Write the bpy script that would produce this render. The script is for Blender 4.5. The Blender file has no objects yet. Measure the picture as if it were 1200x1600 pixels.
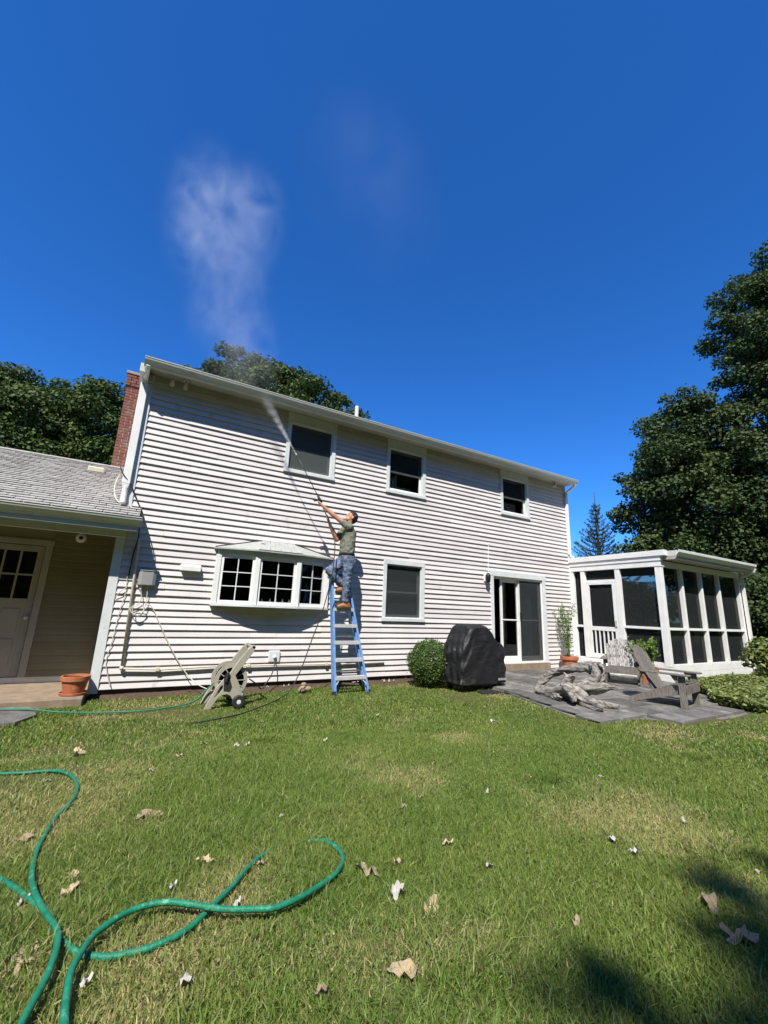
import bpy, bmesh, math, random
import numpy as np
from mathutils import Vector, Matrix

S = bpy.context.scene
COL = S.collection
R = math.radians
rnd = random.Random(7)
rng = np.random.default_rng(11)

# ------------------------------------------------------------------ camera
YAW, PITCH, ROLL = R(29.69), R(13.23), R(2.30)
CAM = Vector((0.0, -8.07, 1.47))
fwd = Vector((math.sin(YAW)*math.cos(PITCH), math.cos(YAW)*math.cos(PITCH), math.sin(PITCH)))
rgt = Vector((math.cos(YAW), -math.sin(YAW), 0))
upv = rgt.cross(fwd)
r2 = rgt*math.cos(ROLL) + upv*math.sin(ROLL)
u2 = upv*math.cos(ROLL) - rgt*math.sin(ROLL)
cd = bpy.data.cameras.new('camera')
cam = bpy.data.objects.new('camera', cd); COL.objects.link(cam)
cam.matrix_world = Matrix(((r2.x, u2.x, -fwd.x, CAM.x), (r2.y, u2.y, -fwd.y, CAM.y), (r2.z, u2.z, -fwd.z, CAM.z), (0, 0, 0, 1)))
cd.sensor_fit = 'HORIZONTAL'; cd.sensor_width = 36; cd.lens = 650/1200*36
cd.clip_start = .05; cd.clip_end = 2000
S.camera = cam

# ------------------------------------------------------------------ sky, sun, exposure
SUN = Vector((-.8, -1.0, 1.7)).normalized()
w = bpy.data.worlds.new('World'); S.world = w; w.use_nodes = True
nt = w.node_tree; nt.nodes.clear()
sky = nt.nodes.new('ShaderNodeTexSky'); sky.sky_type = 'NISHITA'; sky.sun_disc = False
sky.sun_elevation = math.asin(SUN.z); sky.sun_rotation = math.atan2(SUN.x, SUN.y)
sky.altitude = 2500; sky.air_density = 1.0; sky.dust_density = .05; sky.ozone_density = 4.0
hs = nt.nodes.new('ShaderNodeHueSaturation'); hs.inputs['Saturation'].default_value = 1.22
cm = nt.nodes.new('ShaderNodeMix'); cm.data_type = 'RGBA'; cm.blend_type = 'MULTIPLY'; cm.inputs[0].default_value = 1; cm.inputs[7].default_value = (.60, 1.0, 1.36, 1)
bg = nt.nodes.new('ShaderNodeBackground'); bg.inputs['Strength'].default_value = .118
wo = nt.nodes.new('ShaderNodeOutputWorld')
nt.links.new(sky.outputs[0], hs.inputs['Color']); nt.links.new(hs.outputs[0], cm.inputs[6]); nt.links.new(cm.outputs[2], bg.inputs[0]); nt.links.new(bg.outputs[0], wo.inputs[0])
sl = bpy.data.lights.new('sun', 'SUN'); sl.energy = 5.0; sl.angle = R(.5); sl.color = (1, .955, .88)
sun = bpy.data.objects.new('sun', sl); COL.objects.link(sun)
sun.rotation_euler = (-SUN).to_track_quat('-Z', 'Y').to_euler()
S.view_settings.view_transform = 'Standard'; S.view_settings.look = 'None'
S.view_settings.gamma = 1; S.view_settings.exposure = .6; S.view_settings.use_curve_mapping = False
S.cycles.use_denoising = True
S.cycles.max_bounces = 8; S.cycles.transparent_max_bounces = 24; S.cycles.volume_step_rate = 1.0
S.cycles.sample_clamp_indirect = 4; S.cycles.volume_bounces = 3

# ------------------------------------------------------------------ helpers
class MB:
    """collects shapes; build() links them as ONE mesh object"""
    def __init__(s): s.v = []; s.f = []
    def add(s, vs, fs):
        o = len(s.v); s.v += [tuple(map(float, p)) for p in vs]; s.f += [tuple(i+o for i in f) for f in fs]; return s
    def box(s, x0, x1, y0, y1, z0, z1):
        return s.add([(x0,y0,z0),(x1,y0,z0),(x1,y1,z0),(x0,y1,z0),(x0,y0,z1),(x1,y0,z1),(x1,y1,z1),(x0,y1,z1)],
                     [(0,3,2,1),(4,5,6,7),(0,1,5,4),(1,2,6,5),(2,3,7,6),(3,0,4,7)])
    def hexa(s, p):   # 8 points, bottom ring 0-3, top ring 4-7
        return s.add(p, [(0,3,2,1),(4,5,6,7),(0,1,5,4),(1,2,6,5),(2,3,7,6),(3,0,4,7)])
    def bar(s, a, b, wd, th, side=(0,0,1)):   # rectangular bar from a to b; wd along side, th across
        a, b = Vector(a), Vector(b); d = (b-a).normalized(); sd = Vector(side); sd = (sd - d*sd.dot(d)).normalized(); t = d.cross(sd)
        q = []
        for c in (a, b):
            for i, j in ((-1,-1),(1,-1),(1,1),(-1,1)): q.append(c + sd*(i*wd/2) + t*(j*th/2))
        return s.hexa(q)
    def prism(s, poly, axis, a0, a1):  # poly of 2D points extruded along axis
        n = len(poly)
        def P(u, v, a): return (a,u,v) if axis == 'x' else ((u,a,v) if axis == 'y' else (u,v,a))
        vs = [P(u,v,a0) for u,v in poly] + [P(u,v,a1) for u,v in poly]
        fs = [tuple(range(n))[::-1], tuple(range(n,2*n))] + [(i,(i+1)%n,n+(i+1)%n,n+i) for i in range(n)]
        return s.add(vs, fs)
    def tube(s, pts, rad, n=8, caps=True):
        pts = [Vector(p) for p in pts]; m = len(pts); rs = rad if hasattr(rad,'__len__') else [rad]*m
        vs = []; prev = None
        for i, p in enumerate(pts):
            t = (pts[min(i+1,m-1)] - pts[max(i-1,0)]).normalized()
            if prev is None:
                a = Vector((0,0,1)) if abs(t.z) < .9 else Vector((1,0,0)); nx = t.cross(a).normalized()
            else:
                nx = prev - t*prev.dot(t); nx = nx.normalized() if nx.length > 1e-6 else t.orthogonal().normalized()
            prev = nx; ny = t.cross(nx)
            for k in range(n):
                c = 2*math.pi*k/n; vs.append(p + nx*(rs[i]*math.cos(c)) + ny*(rs[i]*math.sin(c)))
        fs = [(i*n+k, i*n+(k+1)%n, (i+1)*n+(k+1)%n, (i+1)*n+k) for i in range(m-1) for k in range(n)]
        if caps: fs += [tuple(range(n))[::-1], tuple(range((m-1)*n, m*n))]
        return s.add(vs, fs)
    def lathe(s, prof, c=(0,0,0), n=24, axis='z'):
        vs = []; m = len(prof)
        for r_, h in prof:
            for k in range(n):
                a = 2*math.pi*k/n; u, v = r_*math.cos(a), r_*math.sin(a)
                vs.append((c[0]+u, c[1]+v, c[2]+h) if axis == 'z' else ((c[0]+u, c[1]+h, c[2]+v) if axis == 'y' else (c[0]+h, c[1]+u, c[2]+v)))
        fs = [(i*n+k, i*n+(k+1)%n, (i+1)*n+(k+1)%n, (i+1)*n+k) for i in range(m-1) for k in range(n)]
        fs += [tuple(range(n))[::-1], tuple(range((m-1)*n, m*n))]
        return s.add(vs, fs)
    def ball(s, c, r_, n=12, m=8, sc=(1,1,1)):
        prof = [(max(1e-4, math.sin(math.pi*i/m)), -math.cos(math.pi*i/m)) for i in range(m+1)]
        t = MB().lathe(prof, n=n)
        return s.add([(c[0]+x*r_*sc[0], c[1]+y*r_*sc[1], c[2]+z*r_*sc[2]) for x,y,z in t.v], t.f)
    def build(s, name, m, parent=None, smooth=False, bevel=0, kind=None, label=None, fix=True):
        me = bpy.data.meshes.new(name); me.from_pydata(s.v, [], s.f)
        if fix:
            b = bmesh.new(); b.from_mesh(me); bmesh.ops.recalc_face_normals(b, faces=b.faces); b.to_mesh(me); b.free()
        return link(name, me, m, parent, smooth, bevel, kind, label)
def link(name, me, m, parent=None, smooth=False, bevel=0, kind=None, label=None):
    if m is not None: me.materials.append(m)
    if smooth: me.polygons.foreach_set('use_smooth', [True]*len(me.polygons))
    o = bpy.data.objects.new(name, me); COL.objects.link(o)
    if parent is not None: setpar(o, parent)
    if bevel:
        b = o.modifiers.new('bevel', 'BEVEL'); b.width = bevel; b.segments = 2; b.limit_method = 'ANGLE'; b.angle_limit = R(40)
    if kind: o['kind'] = kind
    if label: o['label'] = label
    return o
def wloc(o):
    l = Vector((0,0,0))
    while o is not None: l = l + o.location; o = o.parent
    return l
def setpar(o, p):      # vertices are in world coordinates; only empties carry a location
    o.parent = p; o.matrix_parent_inverse = Matrix.Translation(-p.location) if p.type == 'EMPTY' else Matrix.Identity(4)
def tag(o, label, cat, group=None):
    o['label'] = label; o['category'] = cat
    if group: o['group'] = group
    return o
def thing(name, label, cat, loc, group=None):
    o = bpy.data.objects.new(name, None); COL.objects.link(o); o.location = loc; o.empty_display_size = .2
    return tag(o, label, cat, group)
def struct(o): o['kind'] = 'structure'; return o
def smoothpath(pts, sub=6):
    P = [Vector(p) for p in pts]; out = []
    for i in range(len(P)-1):
        p0, p1, p2, p3 = P[max(i-1,0)], P[i], P[i+1], P[min(i+2,len(P)-1)]
        for k in range(sub):
            t = k/sub
            out.append(.5*((2*p1) + (p2-p0)*t + (2*p0-5*p1+4*p2-p3)*t*t + (3*p1-p0-3*p2+p3)*t**3))
    out.append(P[-1]); return out

# ------------------------------------------------------------------ materials
def mat(name, c1, c2=None, scale=6, rough=.6, bump=0, bscale=80, metal=0, spec=.4, detail=6, stretch=(1,1,1), contrast=.5, objvar=0, attr=None, transl=0, sheen=0, coat=0, third=None):
    m = bpy.data.materials.new(name); m.use_nodes = True; t = m.node_tree; N = t.nodes; L = t.links
    p = N['Principled BSDF']; p.inputs['Roughness'].default_value = rough; p.inputs['Metallic'].default_value = metal
    p.inputs['Specular IOR Level'].default_value = spec
    if coat: p.inputs['Coat Weight'].default_value = coat; p.inputs['Coat Roughness'].default_value = .15
    tc = N.new('ShaderNodeTexCoord'); mp = N.new('ShaderNodeMapping'); mp.inputs['Scale'].default_value = stretch
    L.new(tc.outputs['Object'], mp.inputs[0])
    col = None
    if c2 is None:
        c2 = tuple(x*.82 for x in c1)
    no = N.new('ShaderNodeTexNoise'); no.inputs['Scale'].default_value = scale; no.inputs['Detail'].default_value = detail; no.inputs['Roughness'].default_value = .62
    L.new(mp.outputs[0], no.inputs['Vector'])
    cr = N.new('ShaderNodeValToRGB'); cr.color_ramp.elements[0].position = .5-contrast*.35; cr.color_ramp.elements[1].position = .5+contrast*.35
    cr.color_ramp.elements[0].color = (*c2, 1); cr.color_ramp.elements[1].color = (*c1, 1)
    L.new(no.outputs[0], cr.inputs[0]); col = cr.outputs[0]
    if third:   # third colour by sparse larger noise: (colour, scale, lo, hi)
        n3 = N.new('ShaderNodeTexNoise'); n3.inputs['Scale'].default_value = third[1]; n3.inputs['Detail'].default_value = 7; n3.inputs['Roughness'].default_value = .7
        L.new(mp.outputs[0], n3.inputs['Vector'])
        mr = N.new('ShaderNodeMapRange'); mr.inputs[1].default_value = third[2]; mr.inputs[2].default_value = third[3]; L.new(n3.outputs[0], mr.inputs[0])
        mx = N.new('ShaderNodeMix'); mx.data_type = 'RGBA'; L.new(mr.outputs[0], mx.inputs[0]); L.new(col, mx.inputs[6]); mx.inputs[7].default_value = (*third[0], 1); col = mx.outputs[2]
    if attr:    # per-leaf / per-blade tint attribute 0..1 towards another colour
        at = N.new('ShaderNodeAttribute'); at.attribute_name = 'tint'
        mx = N.new('ShaderNodeMix'); mx.data_type = 'RGBA'; L.new(at.outputs['Fac'], mx.inputs[0]); L.new(col, mx.inputs[6]); mx.inputs[7].default_value = (*attr, 1); col = mx.outputs[2]
    if objvar:
        oi = N.new('ShaderNodeObjectInfo'); mr = N.new('ShaderNodeMapRange'); mr.inputs[3].default_value = 1-objvar; mr.inputs[4].default_value = 1+objvar*.4
        L.new(oi.outputs['Random'], mr.inputs[0]); h = N.new('ShaderNodeHueSaturation'); L.new(mr.outputs[0], h.inputs['Value']); L.new(col, h.inputs['Color']); col = h.outputs[0]
    L.new(col, p.inputs['Base Color'])
    if bump:
        nb = N.new('ShaderNodeTexNoise'); nb.inputs['Scale'].default_value = bscale; nb.inputs['Detail'].default_value = 6; L.new(mp.outputs[0], nb.inputs['Vector'])
        b = N.new('ShaderNodeBump'); b.inputs['Strength'].default_value = bump; b.inputs['Distance'].default_value = .01; L.new(nb.outputs[0], b.inputs['Height']); L.new(b.outputs[0], p.inputs['Normal'])
    if transl:
        tr = N.new('ShaderNodeBsdfTranslucent'); L.new(col, tr.inputs['Color']); ms = N.new('ShaderNodeMixShader'); ms.inputs[0].default_value = transl
        L.new(p.outputs[0], ms.inputs[1]); L.new(tr.outputs[0], ms.inputs[2]); L.new(ms.outputs[0], N['Material Output'].inputs[0])
    return m
def see_through(name, tint, gloss_rough, body=None, bodyfac=0, ior=1.5):
    m = bpy.data.materials.new(name); m.use_nodes = True; t = m.node_tree; N = t.nodes; L = t.links; N.remove(N['Principled BSDF'])
    tr = N.new('ShaderNodeBsdfTransparent'); tr.inputs[0].default_value = (*tint, 1)
    gl = N.new('ShaderNodeBsdfGlossy'); gl.inputs['Roughness'].default_value = gloss_rough
    fr = N.new('ShaderNodeFresnel'); fr.inputs[0].default_value = ior
    ge = N.new('ShaderNodeNewGeometry'); iv = N.new('ShaderNodeMath'); iv.operation = 'SUBTRACT'; iv.inputs[0].default_value = 1; L.new(ge.outputs['Backfacing'], iv.inputs[1])
    fm_ = N.new('ShaderNodeMath'); fm_.operation = 'MULTIPLY'; L.new(fr.outputs[0], fm_.inputs[0]); L.new(iv.outputs[0], fm_.inputs[1])
    ms = N.new('ShaderNodeMixShader'); L.new(fm_.outputs[0], ms.inputs[0]); L.new(tr.outputs[0], ms.inputs[1]); L.new(gl.outputs[0], ms.inputs[2])
    out = ms.outputs[0]
    if body:
        df = N.new('ShaderNodeBsdfDiffuse'); df.inputs[0].default_value = (*body, 1)
        m2 = N.new('ShaderNodeMixShader'); m2.inputs[0].default_value = bodyfac; L.new(out, m2.inputs[1]); L.new(df.outputs[0], m2.inputs[2]); out = m2.outputs[0]
    L.new(out, N['Material Output'].inputs[0]); return m

M = {}
M['siding'] = mat('siding', (.655,.62,.602), (.575,.542,.525), scale=1.6, rough=.5, bump=.15, bscale=30, stretch=(1.1,1,.55), objvar=.10, spec=.35, third=((.36,.35,.31), 3.2, .58, .84))
M['trim'] = mat('trim', (.66,.69,.68), (.55,.58,.57), scale=5, rough=.45, bump=.05, third=((.36,.37,.34), 4, .62, .8))
M['white'] = mat('white_paint', (.80,.80,.78), (.70,.70,.67), scale=4, rough=.45, third=((.5,.48,.42), 5, .64, .82))
M['gutter'] = mat('gutter_paint', (.60,.62,.58), (.48,.50,.45), scale=3, rough=.4, stretch=(.6,1,4), third=((.28,.29,.22), 3, .55, .75))
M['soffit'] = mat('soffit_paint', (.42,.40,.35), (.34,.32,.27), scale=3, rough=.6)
M['shingle'] = mat('shingle', (.42,.405,.385), (.29,.28,.265), scale=14, rough=.95, bump=.4, bscale=220, third=((.50,.48,.44), 9, .48, .72), spec=.1)
M['greenshingle'] = mat('weathered_shingle', (.40,.41,.385), (.33,.34,.32), scale=12, rough=.95, bump=.4, bscale=200, third=((.20,.20,.18), 9, .6, .75), spec=.1)
M['brick'] = mat('brick', (.25,.095,.065), (.15,.062,.048), scale=14, rough=.9, bump=.4, spec=.15, third=((.22,.17,.14), 6, .5, .7))
M['mortar'] = mat('mortar', (.36,.32,.28), (.24,.22,.19), scale=20, rough=.95)
M['beige'] = mat('wing_siding', (.25,.225,.13), (.215,.19,.11), scale=3, rough=.6, objvar=.05)
M['doorpaint'] = mat('door_paint', (.36,.35,.29), (.31,.30,.25), scale=3, rough=.5)
M['concrete'] = mat('concrete', (.30,.225,.15), (.19,.145,.10), scale=7, rough=.9, bump=.3)
M['foundation'] = mat('foundation', (.07,.065,.06), (.04,.04,.038), scale=6, rough=.95)
M['glass'] = see_through('glass', (.78,.81,.80), .01)
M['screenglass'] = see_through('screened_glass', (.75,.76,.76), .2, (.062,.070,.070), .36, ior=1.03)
M['screenpale'] = see_through('pale_screen', (.75,.76,.76), .2, (.13,.15,.145), .42, ior=1.03)  # same screen with a brighter body colour, for one upper window
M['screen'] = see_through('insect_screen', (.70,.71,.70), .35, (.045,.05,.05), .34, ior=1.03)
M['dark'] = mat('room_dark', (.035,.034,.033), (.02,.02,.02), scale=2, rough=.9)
M['curtain'] = mat('curtain', (.30,.32,.33), (.20,.215,.22), scale=6, rough=.9, stretch=(8,8,.5))
M['black'] = mat('black_metal', (.02,.02,.02), (.012,.012,.012), scale=8, rough=.4)
M['rubber'] = mat('rubber', (.018,.018,.018), (.03,.03,.028), scale=20, rough=.6)
M['greybox'] = mat('grey_box', (.30,.31,.30), (.24,.25,.24), scale=4, rough=.45)
M['pvc'] = mat('pvc', (.66,.60,.48), (.52,.46,.34), scale=6, rough=.5)
M['cable'] = mat('cable', (.62,.60,.52), (.5,.47,.38), scale=12, rough=.5)
M['alum'] = mat('aluminium', (.66,.66,.64), (.52,.52,.50), scale=9, rough=.45, metal=.25)
M['blue'] = mat('blue_fibreglass', (.15,.29,.56), (.11,.22,.44), scale=9, rough=.45, third=((.40,.50,.70), 12, .6, .75))
M['skin'] = mat('skin', (.50,.25,.15), (.42,.19,.11), scale=14, rough=.5, spec=.35)
M['shirt'] = mat('shirt', (.20,.215,.16), (.15,.16,.12), scale=9, rough=.9, bump=.5, bscale=22, spec=.1)
M['jeans'] = mat('jeans', (.13,.17,.255), (.06,.08,.13), scale=9, rough=.9, bump=.6, bscale=24, spec=.1, third=((.27,.32,.40), 7, .5, .7))
M['boot'] = mat('boot_leather', (.40,.17,.05), (.28,.11,.035), scale=18, rough=.7)
M['sole'] = mat('boot_sole', (.05,.035,.025), None, rough=.8)
M['hair'] = mat('hair', (.018,.013,.010), (.008,.006,.005), scale=60, rough=.55, bump=.8, bscale=90)
M['hose'] = mat('green_hose', (.012,.20,.11), (.008,.13,.07), scale=30, rough=.5, spec=.35, bump=.4, bscale=120, third=((.12,.36,.24), 26, .56, .70))  # lighter speckles put highlights into the hose colour
M['reel'] = mat('reel_plastic', (.36,.34,.27), (.31,.29,.23), scale=5, rough=.5)
M['terra'] = mat('terracotta', (.46,.15,.065), (.34,.11,.05), scale=8, rough=.85, third=((.52,.36,.28), 7, .55, .75))
M['soil'] = mat('soil', (.10,.065,.04), (.05,.034,.022), scale=25, rough=1, bump=1, bscale=60, third=((.22,.15,.09), 40, .6, .7))
M['slate'] = mat('slate', (.185,.175,.155), (.09,.087,.08), scale=5, rough=.8, bump=.35, bscale=40, objvar=.45, third=((.28,.265,.23), 6, .52, .72))
M['cover'] = mat('grill_cover', (.014,.014,.015), (.010,.010,.011), scale=6, rough=.55, bump=.3, bscale=14, third=((.035,.035,.034), 5, .6, .8))
M['wood'] = mat('weathered_wood', (.22,.20,.17), (.10,.092,.078), scale=9, rough=.9, bump=.5, bscale=40, stretch=(6,6,1), objvar=.15)
M['woodpale'] = mat('flaking_wood', (.40,.39,.36), (.13,.12,.105), scale=10, rough=.9, bump=.5, stretch=(3,3,1), contrast=.35, objvar=.15)
M['drift'] = mat('driftwood', (.37,.345,.30), (.05,.043,.036), scale=14, rough=.95, bump=.8, bscale=40, contrast=.5, stretch=(1.8,.6,1.8))
M['bark'] = mat('bark', (.12,.095,.075), (.05,.04,.032), scale=10, rough=.95, bump=.8, bscale=18, stretch=(3,3,.6))
M['lawn'] = mat('lawn_ground', (.050,.085,.018), (.10,.085,.040), scale=1.2, rough=1, bump=.6, bscale=60, spec=.05, third=((.14,.11,.055), 3, .56, .72))
M['grass'] = mat('grass_blade', (.100,.208,.021), (.175,.255,.040), scale=1.1, rough=.5, spec=.3, attr=(.60,.49,.25), transl=.40)
M['leafdark'] = mat('maple_leaf', (.040,.078,.020), (.028,.058,.016), scale=.8, rough=.6, spec=.22, attr=(.095,.125,.040), transl=.22)
M['leafmid'] = mat('oak_leaf', (.046,.090,.018), (.032,.066,.014), scale=.8, rough=.6, spec=.22, attr=(.115,.15,.042), transl=.25)
M['needle'] = mat('needle', (.045,.085,.065), (.032,.062,.05), scale=3, rough=.6, attr=(.09,.14,.11))
M['boxleaf'] = mat('boxwood_leaf', (.045,.105,.018), (.030,.075,.012), scale=3, rough=.4, attr=(.13,.20,.04), transl=.2)
M['bedleaf'] = mat('bed_leaf', (.11,.155,.032), (.06,.10,.022), scale=2, rough=.5, attr=(.27,.30,.09), transl=.25)
M['fern'] = mat('potted_leaf', (.10,.20,.03), (.075,.15,.025), scale=4, rough=.5, attr=(.22,.30,.06), transl=.3)
M['dryleaf'] = mat('dry_leaf', (.58,.47,.30), (.40,.29,.16), scale=22, rough=.85, objvar=.35, transl=.15, bump=.4)
M['paleleaf'] = mat('bleached_leaf', (.50,.48,.43), (.33,.31,.27), scale=30, rough=.85, objvar=.2)
M['lens'] = mat('lamp_lens', (.5,.5,.48), None, rough=.15)

# ------------------------------------------------------------------ terrain
def _sp(v, k): return k*np.logaddexp(0, v/k)
def lawn_z(x, y):
    x = np.asarray(x, float); y = np.asarray(y, float); sg = lambda q: 1/(1+np.exp(-np.clip(q, -40, 40)))
    return np.minimum(.075*_sp(-y-1.3-.45*_sp(x, .5), .4), .62) + .058*sg((x-5.0)*3)*sg((-y-1.5)*3)
_wv = [(rng.normal(0,1,2), rng.uniform(0,6.28)) for _ in range(60)]
def field(x, y, sc, a, b):      # smooth pseudo-noise about 0, sd ~1
    s = 0
    for (k, ph) in _wv[a:b]: s = s + np.sin(k[0]*x*sc + k[1]*y*sc + ph)
    return s*math.sqrt(2/(b-a))
ax = np.concatenate([[-600,-250,-100,-50,-25,-14], np.arange(-9, 18.01, .3), [20,24,30,45,70,120,250,600]])
ay = np.concatenate([[-600,-250,-100,-50,-25,-15], np.arange(-11, 3.01, .3), [6,10,16,25,40,70,120,250,600]])
gx, gy = np.meshgrid(ax, ay)
gz = lawn_z(gx, gy) + .012*field(gx, gy, 1.6, 0, 12)*(np.abs(gx) < 17)*(gy < -.9) - .02
nx_, ny_ = len(ax), len(ay)
vs = np.stack([gx, gy, gz], -1).reshape(-1, 3)
fs = [(j*nx_+i, j*nx_+i+1, (j+1)*nx_+i+1, (j+1)*nx_+i) for j in range(ny_-1) for i in range(nx_-1)]
g = MB(); g.v = vs.tolist(); g.f = fs
struct(g.build('ground', M['lawn'], smooth=True, fix=False))
# soil strip along the foundation
sb = MB(); n = 60
for i in range(n+1):
    x = -.4 + 6.9*i/n; e = .15 + .07*math.sin(x*2.1) + .09*math.sin(x*5.3+1) + (.22 if x > 4.3 else 0) + (.25*math.exp(-((x-2)/.5)**2))
    zb = float(lawn_z(x, -e))
    sb.v += [(x, .06, .035), (x, -.5*e, .03+.012*math.sin(x*9)), (x, -e, zb-.018)]
for i in range(n): sb.f += [(3*i+3, 3*i, 3*i+1, 3*i+4), (3*i+4, 3*i+1, 3*i+2, 3*i+5)]
struct(sb.build('soil_bed', M['soil'], smooth=True))
def soil_edge(x): return .15 + .07*np.sin(x*2.1) + .09*np.sin(x*5.3+1) + np.where(x > 4.3, .22, 0) + .25*np.exp(-((x-2)/.5)**2)

# ------------------------------------------------------------------ main house
XL, XR, ZB, CRS, NC = -.44, 11.05, .11, .1115, 48
ZT = ZB + CRS*NC
house = thing('main_house', 'two storey white clapboard house with bay window and long white gutter', 'house', (5.3, 4.0, 0))
OPEN = [(2.19,3.30,4.14,5.50), (4.61,5.73,4.13,5.50), (8.28,9.40,4.15,5.50), (4.63,5.75,1.235,2.585), (7.84,9.925,.10,2.585), (1.24,3.22,1.45,2.42)]
def clapboard(x0, x1, z, parent, y=0, m='siding', lo=None, hi=None):
    # own mesh data (world coordinates) so that the weathering does not repeat
    lip = .034 + rnd.uniform(-.004, .004); top = .003
    a_, b_ = max(z, lo or z), min(z+CRS+.010, hi or 99); n_ = max(1, int((x1-x0)/.6)); vs = []; fs = []
    for i in range(n_+1):
        x = x0 + (x1-x0)*i/n_; w_ = 0 if lo or hi or i in (0, n_) else rnd.uniform(-.0022, .0022); dl = rnd.uniform(-.002, .002)
        yy = lambda q: y-(lip+dl)+(lip-top)*max(0, (q-z-.006))/(CRS+.004)
        vs += [(x,y+.05,a_),(x,yy(a_)+.001,a_+w_),(x,yy(a_+.006),a_+.006+w_),(x,yy(b_),b_),(x,y+.05,b_)]
    for i in range(n_):
        for k in range(5): fs.append((i*5+k, i*5+(k+1) % 5, i*5+5+(k+1) % 5, i*5+5+k))
    fs += [(4,3,2,1,0), tuple(n_*5+k for k in range(5))]
    return MB().add(vs, fs).build('clapboard', M[m], parent)
for k in range(NC):
    z = ZB + k*CRS
    if z + CRS > 5.44: continue
    segs = [(-.31, XR-.02)]
    for (a, b, c, d) in OPEN:
        if z + CRS > c + .004 and z < d - .004:
            ns = []
            for (p, q) in segs:
                if b <= p or a >= q: ns.append((p, q)); continue
                if a - p > .01: ns.append((p, a))
                if q - b > .01: ns.append((b, q))
            segs = ns
            if z + CRS - d > .008 and d < 5.4: clapboard(a, b, z, house, lo=d+.001)
            if c - z > .008: clapboard(a, b, z, house, hi=c-.001)
    for (p, q) in segs:
        cuts = [p]; x = -.31 + (k*1.37 % 3.7)
        while x < q - .5:
            if x > p + .5: cuts.append(x)
            x += 3.7
        cuts.append(q)
        for i in range(len(cuts)-1): clapboard(cuts[i] + (.0015 if i else 0), cuts[i+1], z, house)
# body of the house behind the boards (side, back, gables)
hb = MB().prism([(.06,0),(7.9,0),(7.9,5.5),(4.0,7.3),(.06,5.5)], 'x', XR-.02, XR)
hb.build('gable_wall', M['siding'], house)
hb = MB().prism([(.06,0),(7.9,0),(7.9,5.5),(4.0,7.3),(.06,5.5)], 'x', XL+.01, XL+.03)
hb.build('gable_wall', M['siding'], house)
MB().box(XL+.03, XR-.02, 7.86, 7.9, 0, 5.5).build('back_wall', M['siding'], house)
MB().box(XL+.04, XR-.03, .02, .06, -.1, ZB+.004).build('foundation', M['foundation'], house)
MB().box(XL+.03, XR-.02, .10, 7.8, 5.46, 5.49).build('attic_floor', M['dark'], house)
# corner boards
MB().box(XL, -.308, -.044, .05, .06, 5.44).build('corner_board', M['trim'], house, bevel=.004)
MB().box(XR-.022, XR+.012, -.044, .05, .10, 5.44).build('corner_board', M['white'], house, bevel=.004)
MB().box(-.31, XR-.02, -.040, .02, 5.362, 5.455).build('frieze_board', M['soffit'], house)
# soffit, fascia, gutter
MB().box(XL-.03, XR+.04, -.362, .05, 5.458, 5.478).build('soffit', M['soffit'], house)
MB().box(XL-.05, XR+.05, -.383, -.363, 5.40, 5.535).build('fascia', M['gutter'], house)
gprof = [(-.307,5.470),(-.325,5.470),(-.345,5.505),(-.395,5.560),(-.404,5.592),(-.410,5.597),(-.410,5.610),(-.400,5.610),(-.396,5.592),(-.386,5.563),(-.338,5.510),(-.320,5.480),(-.307,5.480)]
gprof = [(a-.078, b-.064) for a, b in gprof]
MB().prism(gprof, 'x', XL-.045, XR+.065).build('gutter', M['gutter'], house)
ends = MB()
for x in (XL-.047, XR+.064): ends.prism([(a-.078, b-.064) for a, b in ((-.307,5.470),(-.325,5.470),(-.345,5.505),(-.395,5.560),(-.404,5.602),(-.307,5.602))], 'x', x, x+.004)
ends.build('gutter_end_cap', M['gutter'], house)
# boxed eave return at the left gable
MB().box(XL-.10, XL-.004, -.34, .30, 5.31, 5.47).build('eave_return', M['gutter'], house, bevel=.006)
MB().box(XL-.05, XL+.10, -.12, -.03, 5.26, 5.40).build('eave_bracket', M['soffit'], house, bevel=.01)
# roof, shingle courses
rf = MB()
for k in range(34):
    y0 = -.42 + k*.13; z0 = 5.548 + (y0+.42)*.43
    rf.hexa([(XL-.043,y0,z0),(XR+.12,y0,z0),(XR+.12,y0+.15,z0+.0645),(XL-.043,y0+.15,z0+.0645),(XL-.043,y0,z0+.012),(XR+.12,y0,z0+.012),(XR+.12,y0+.15,z0+.07),(XL-.043,y0+.15,z0+.07)])
rf.prism([(4.0,7.40),(8.3,5.5),(8.3,5.56),(4.0,7.46)], 'x', XL-.043, XR+.12)
roof = rf.build('roof', M['shingle'], house)
MB().tube([(4.70,2.0,6.5),(4.70,2.0,7.19)], .055, 14).build('vent_pipe', M['trim'], roof, smooth=False)
MB().box(5.5, 6.3, 2.0, 2.7, 6.5, 6.90).build('skylight', M['black'], roof, bevel=.01)
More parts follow.
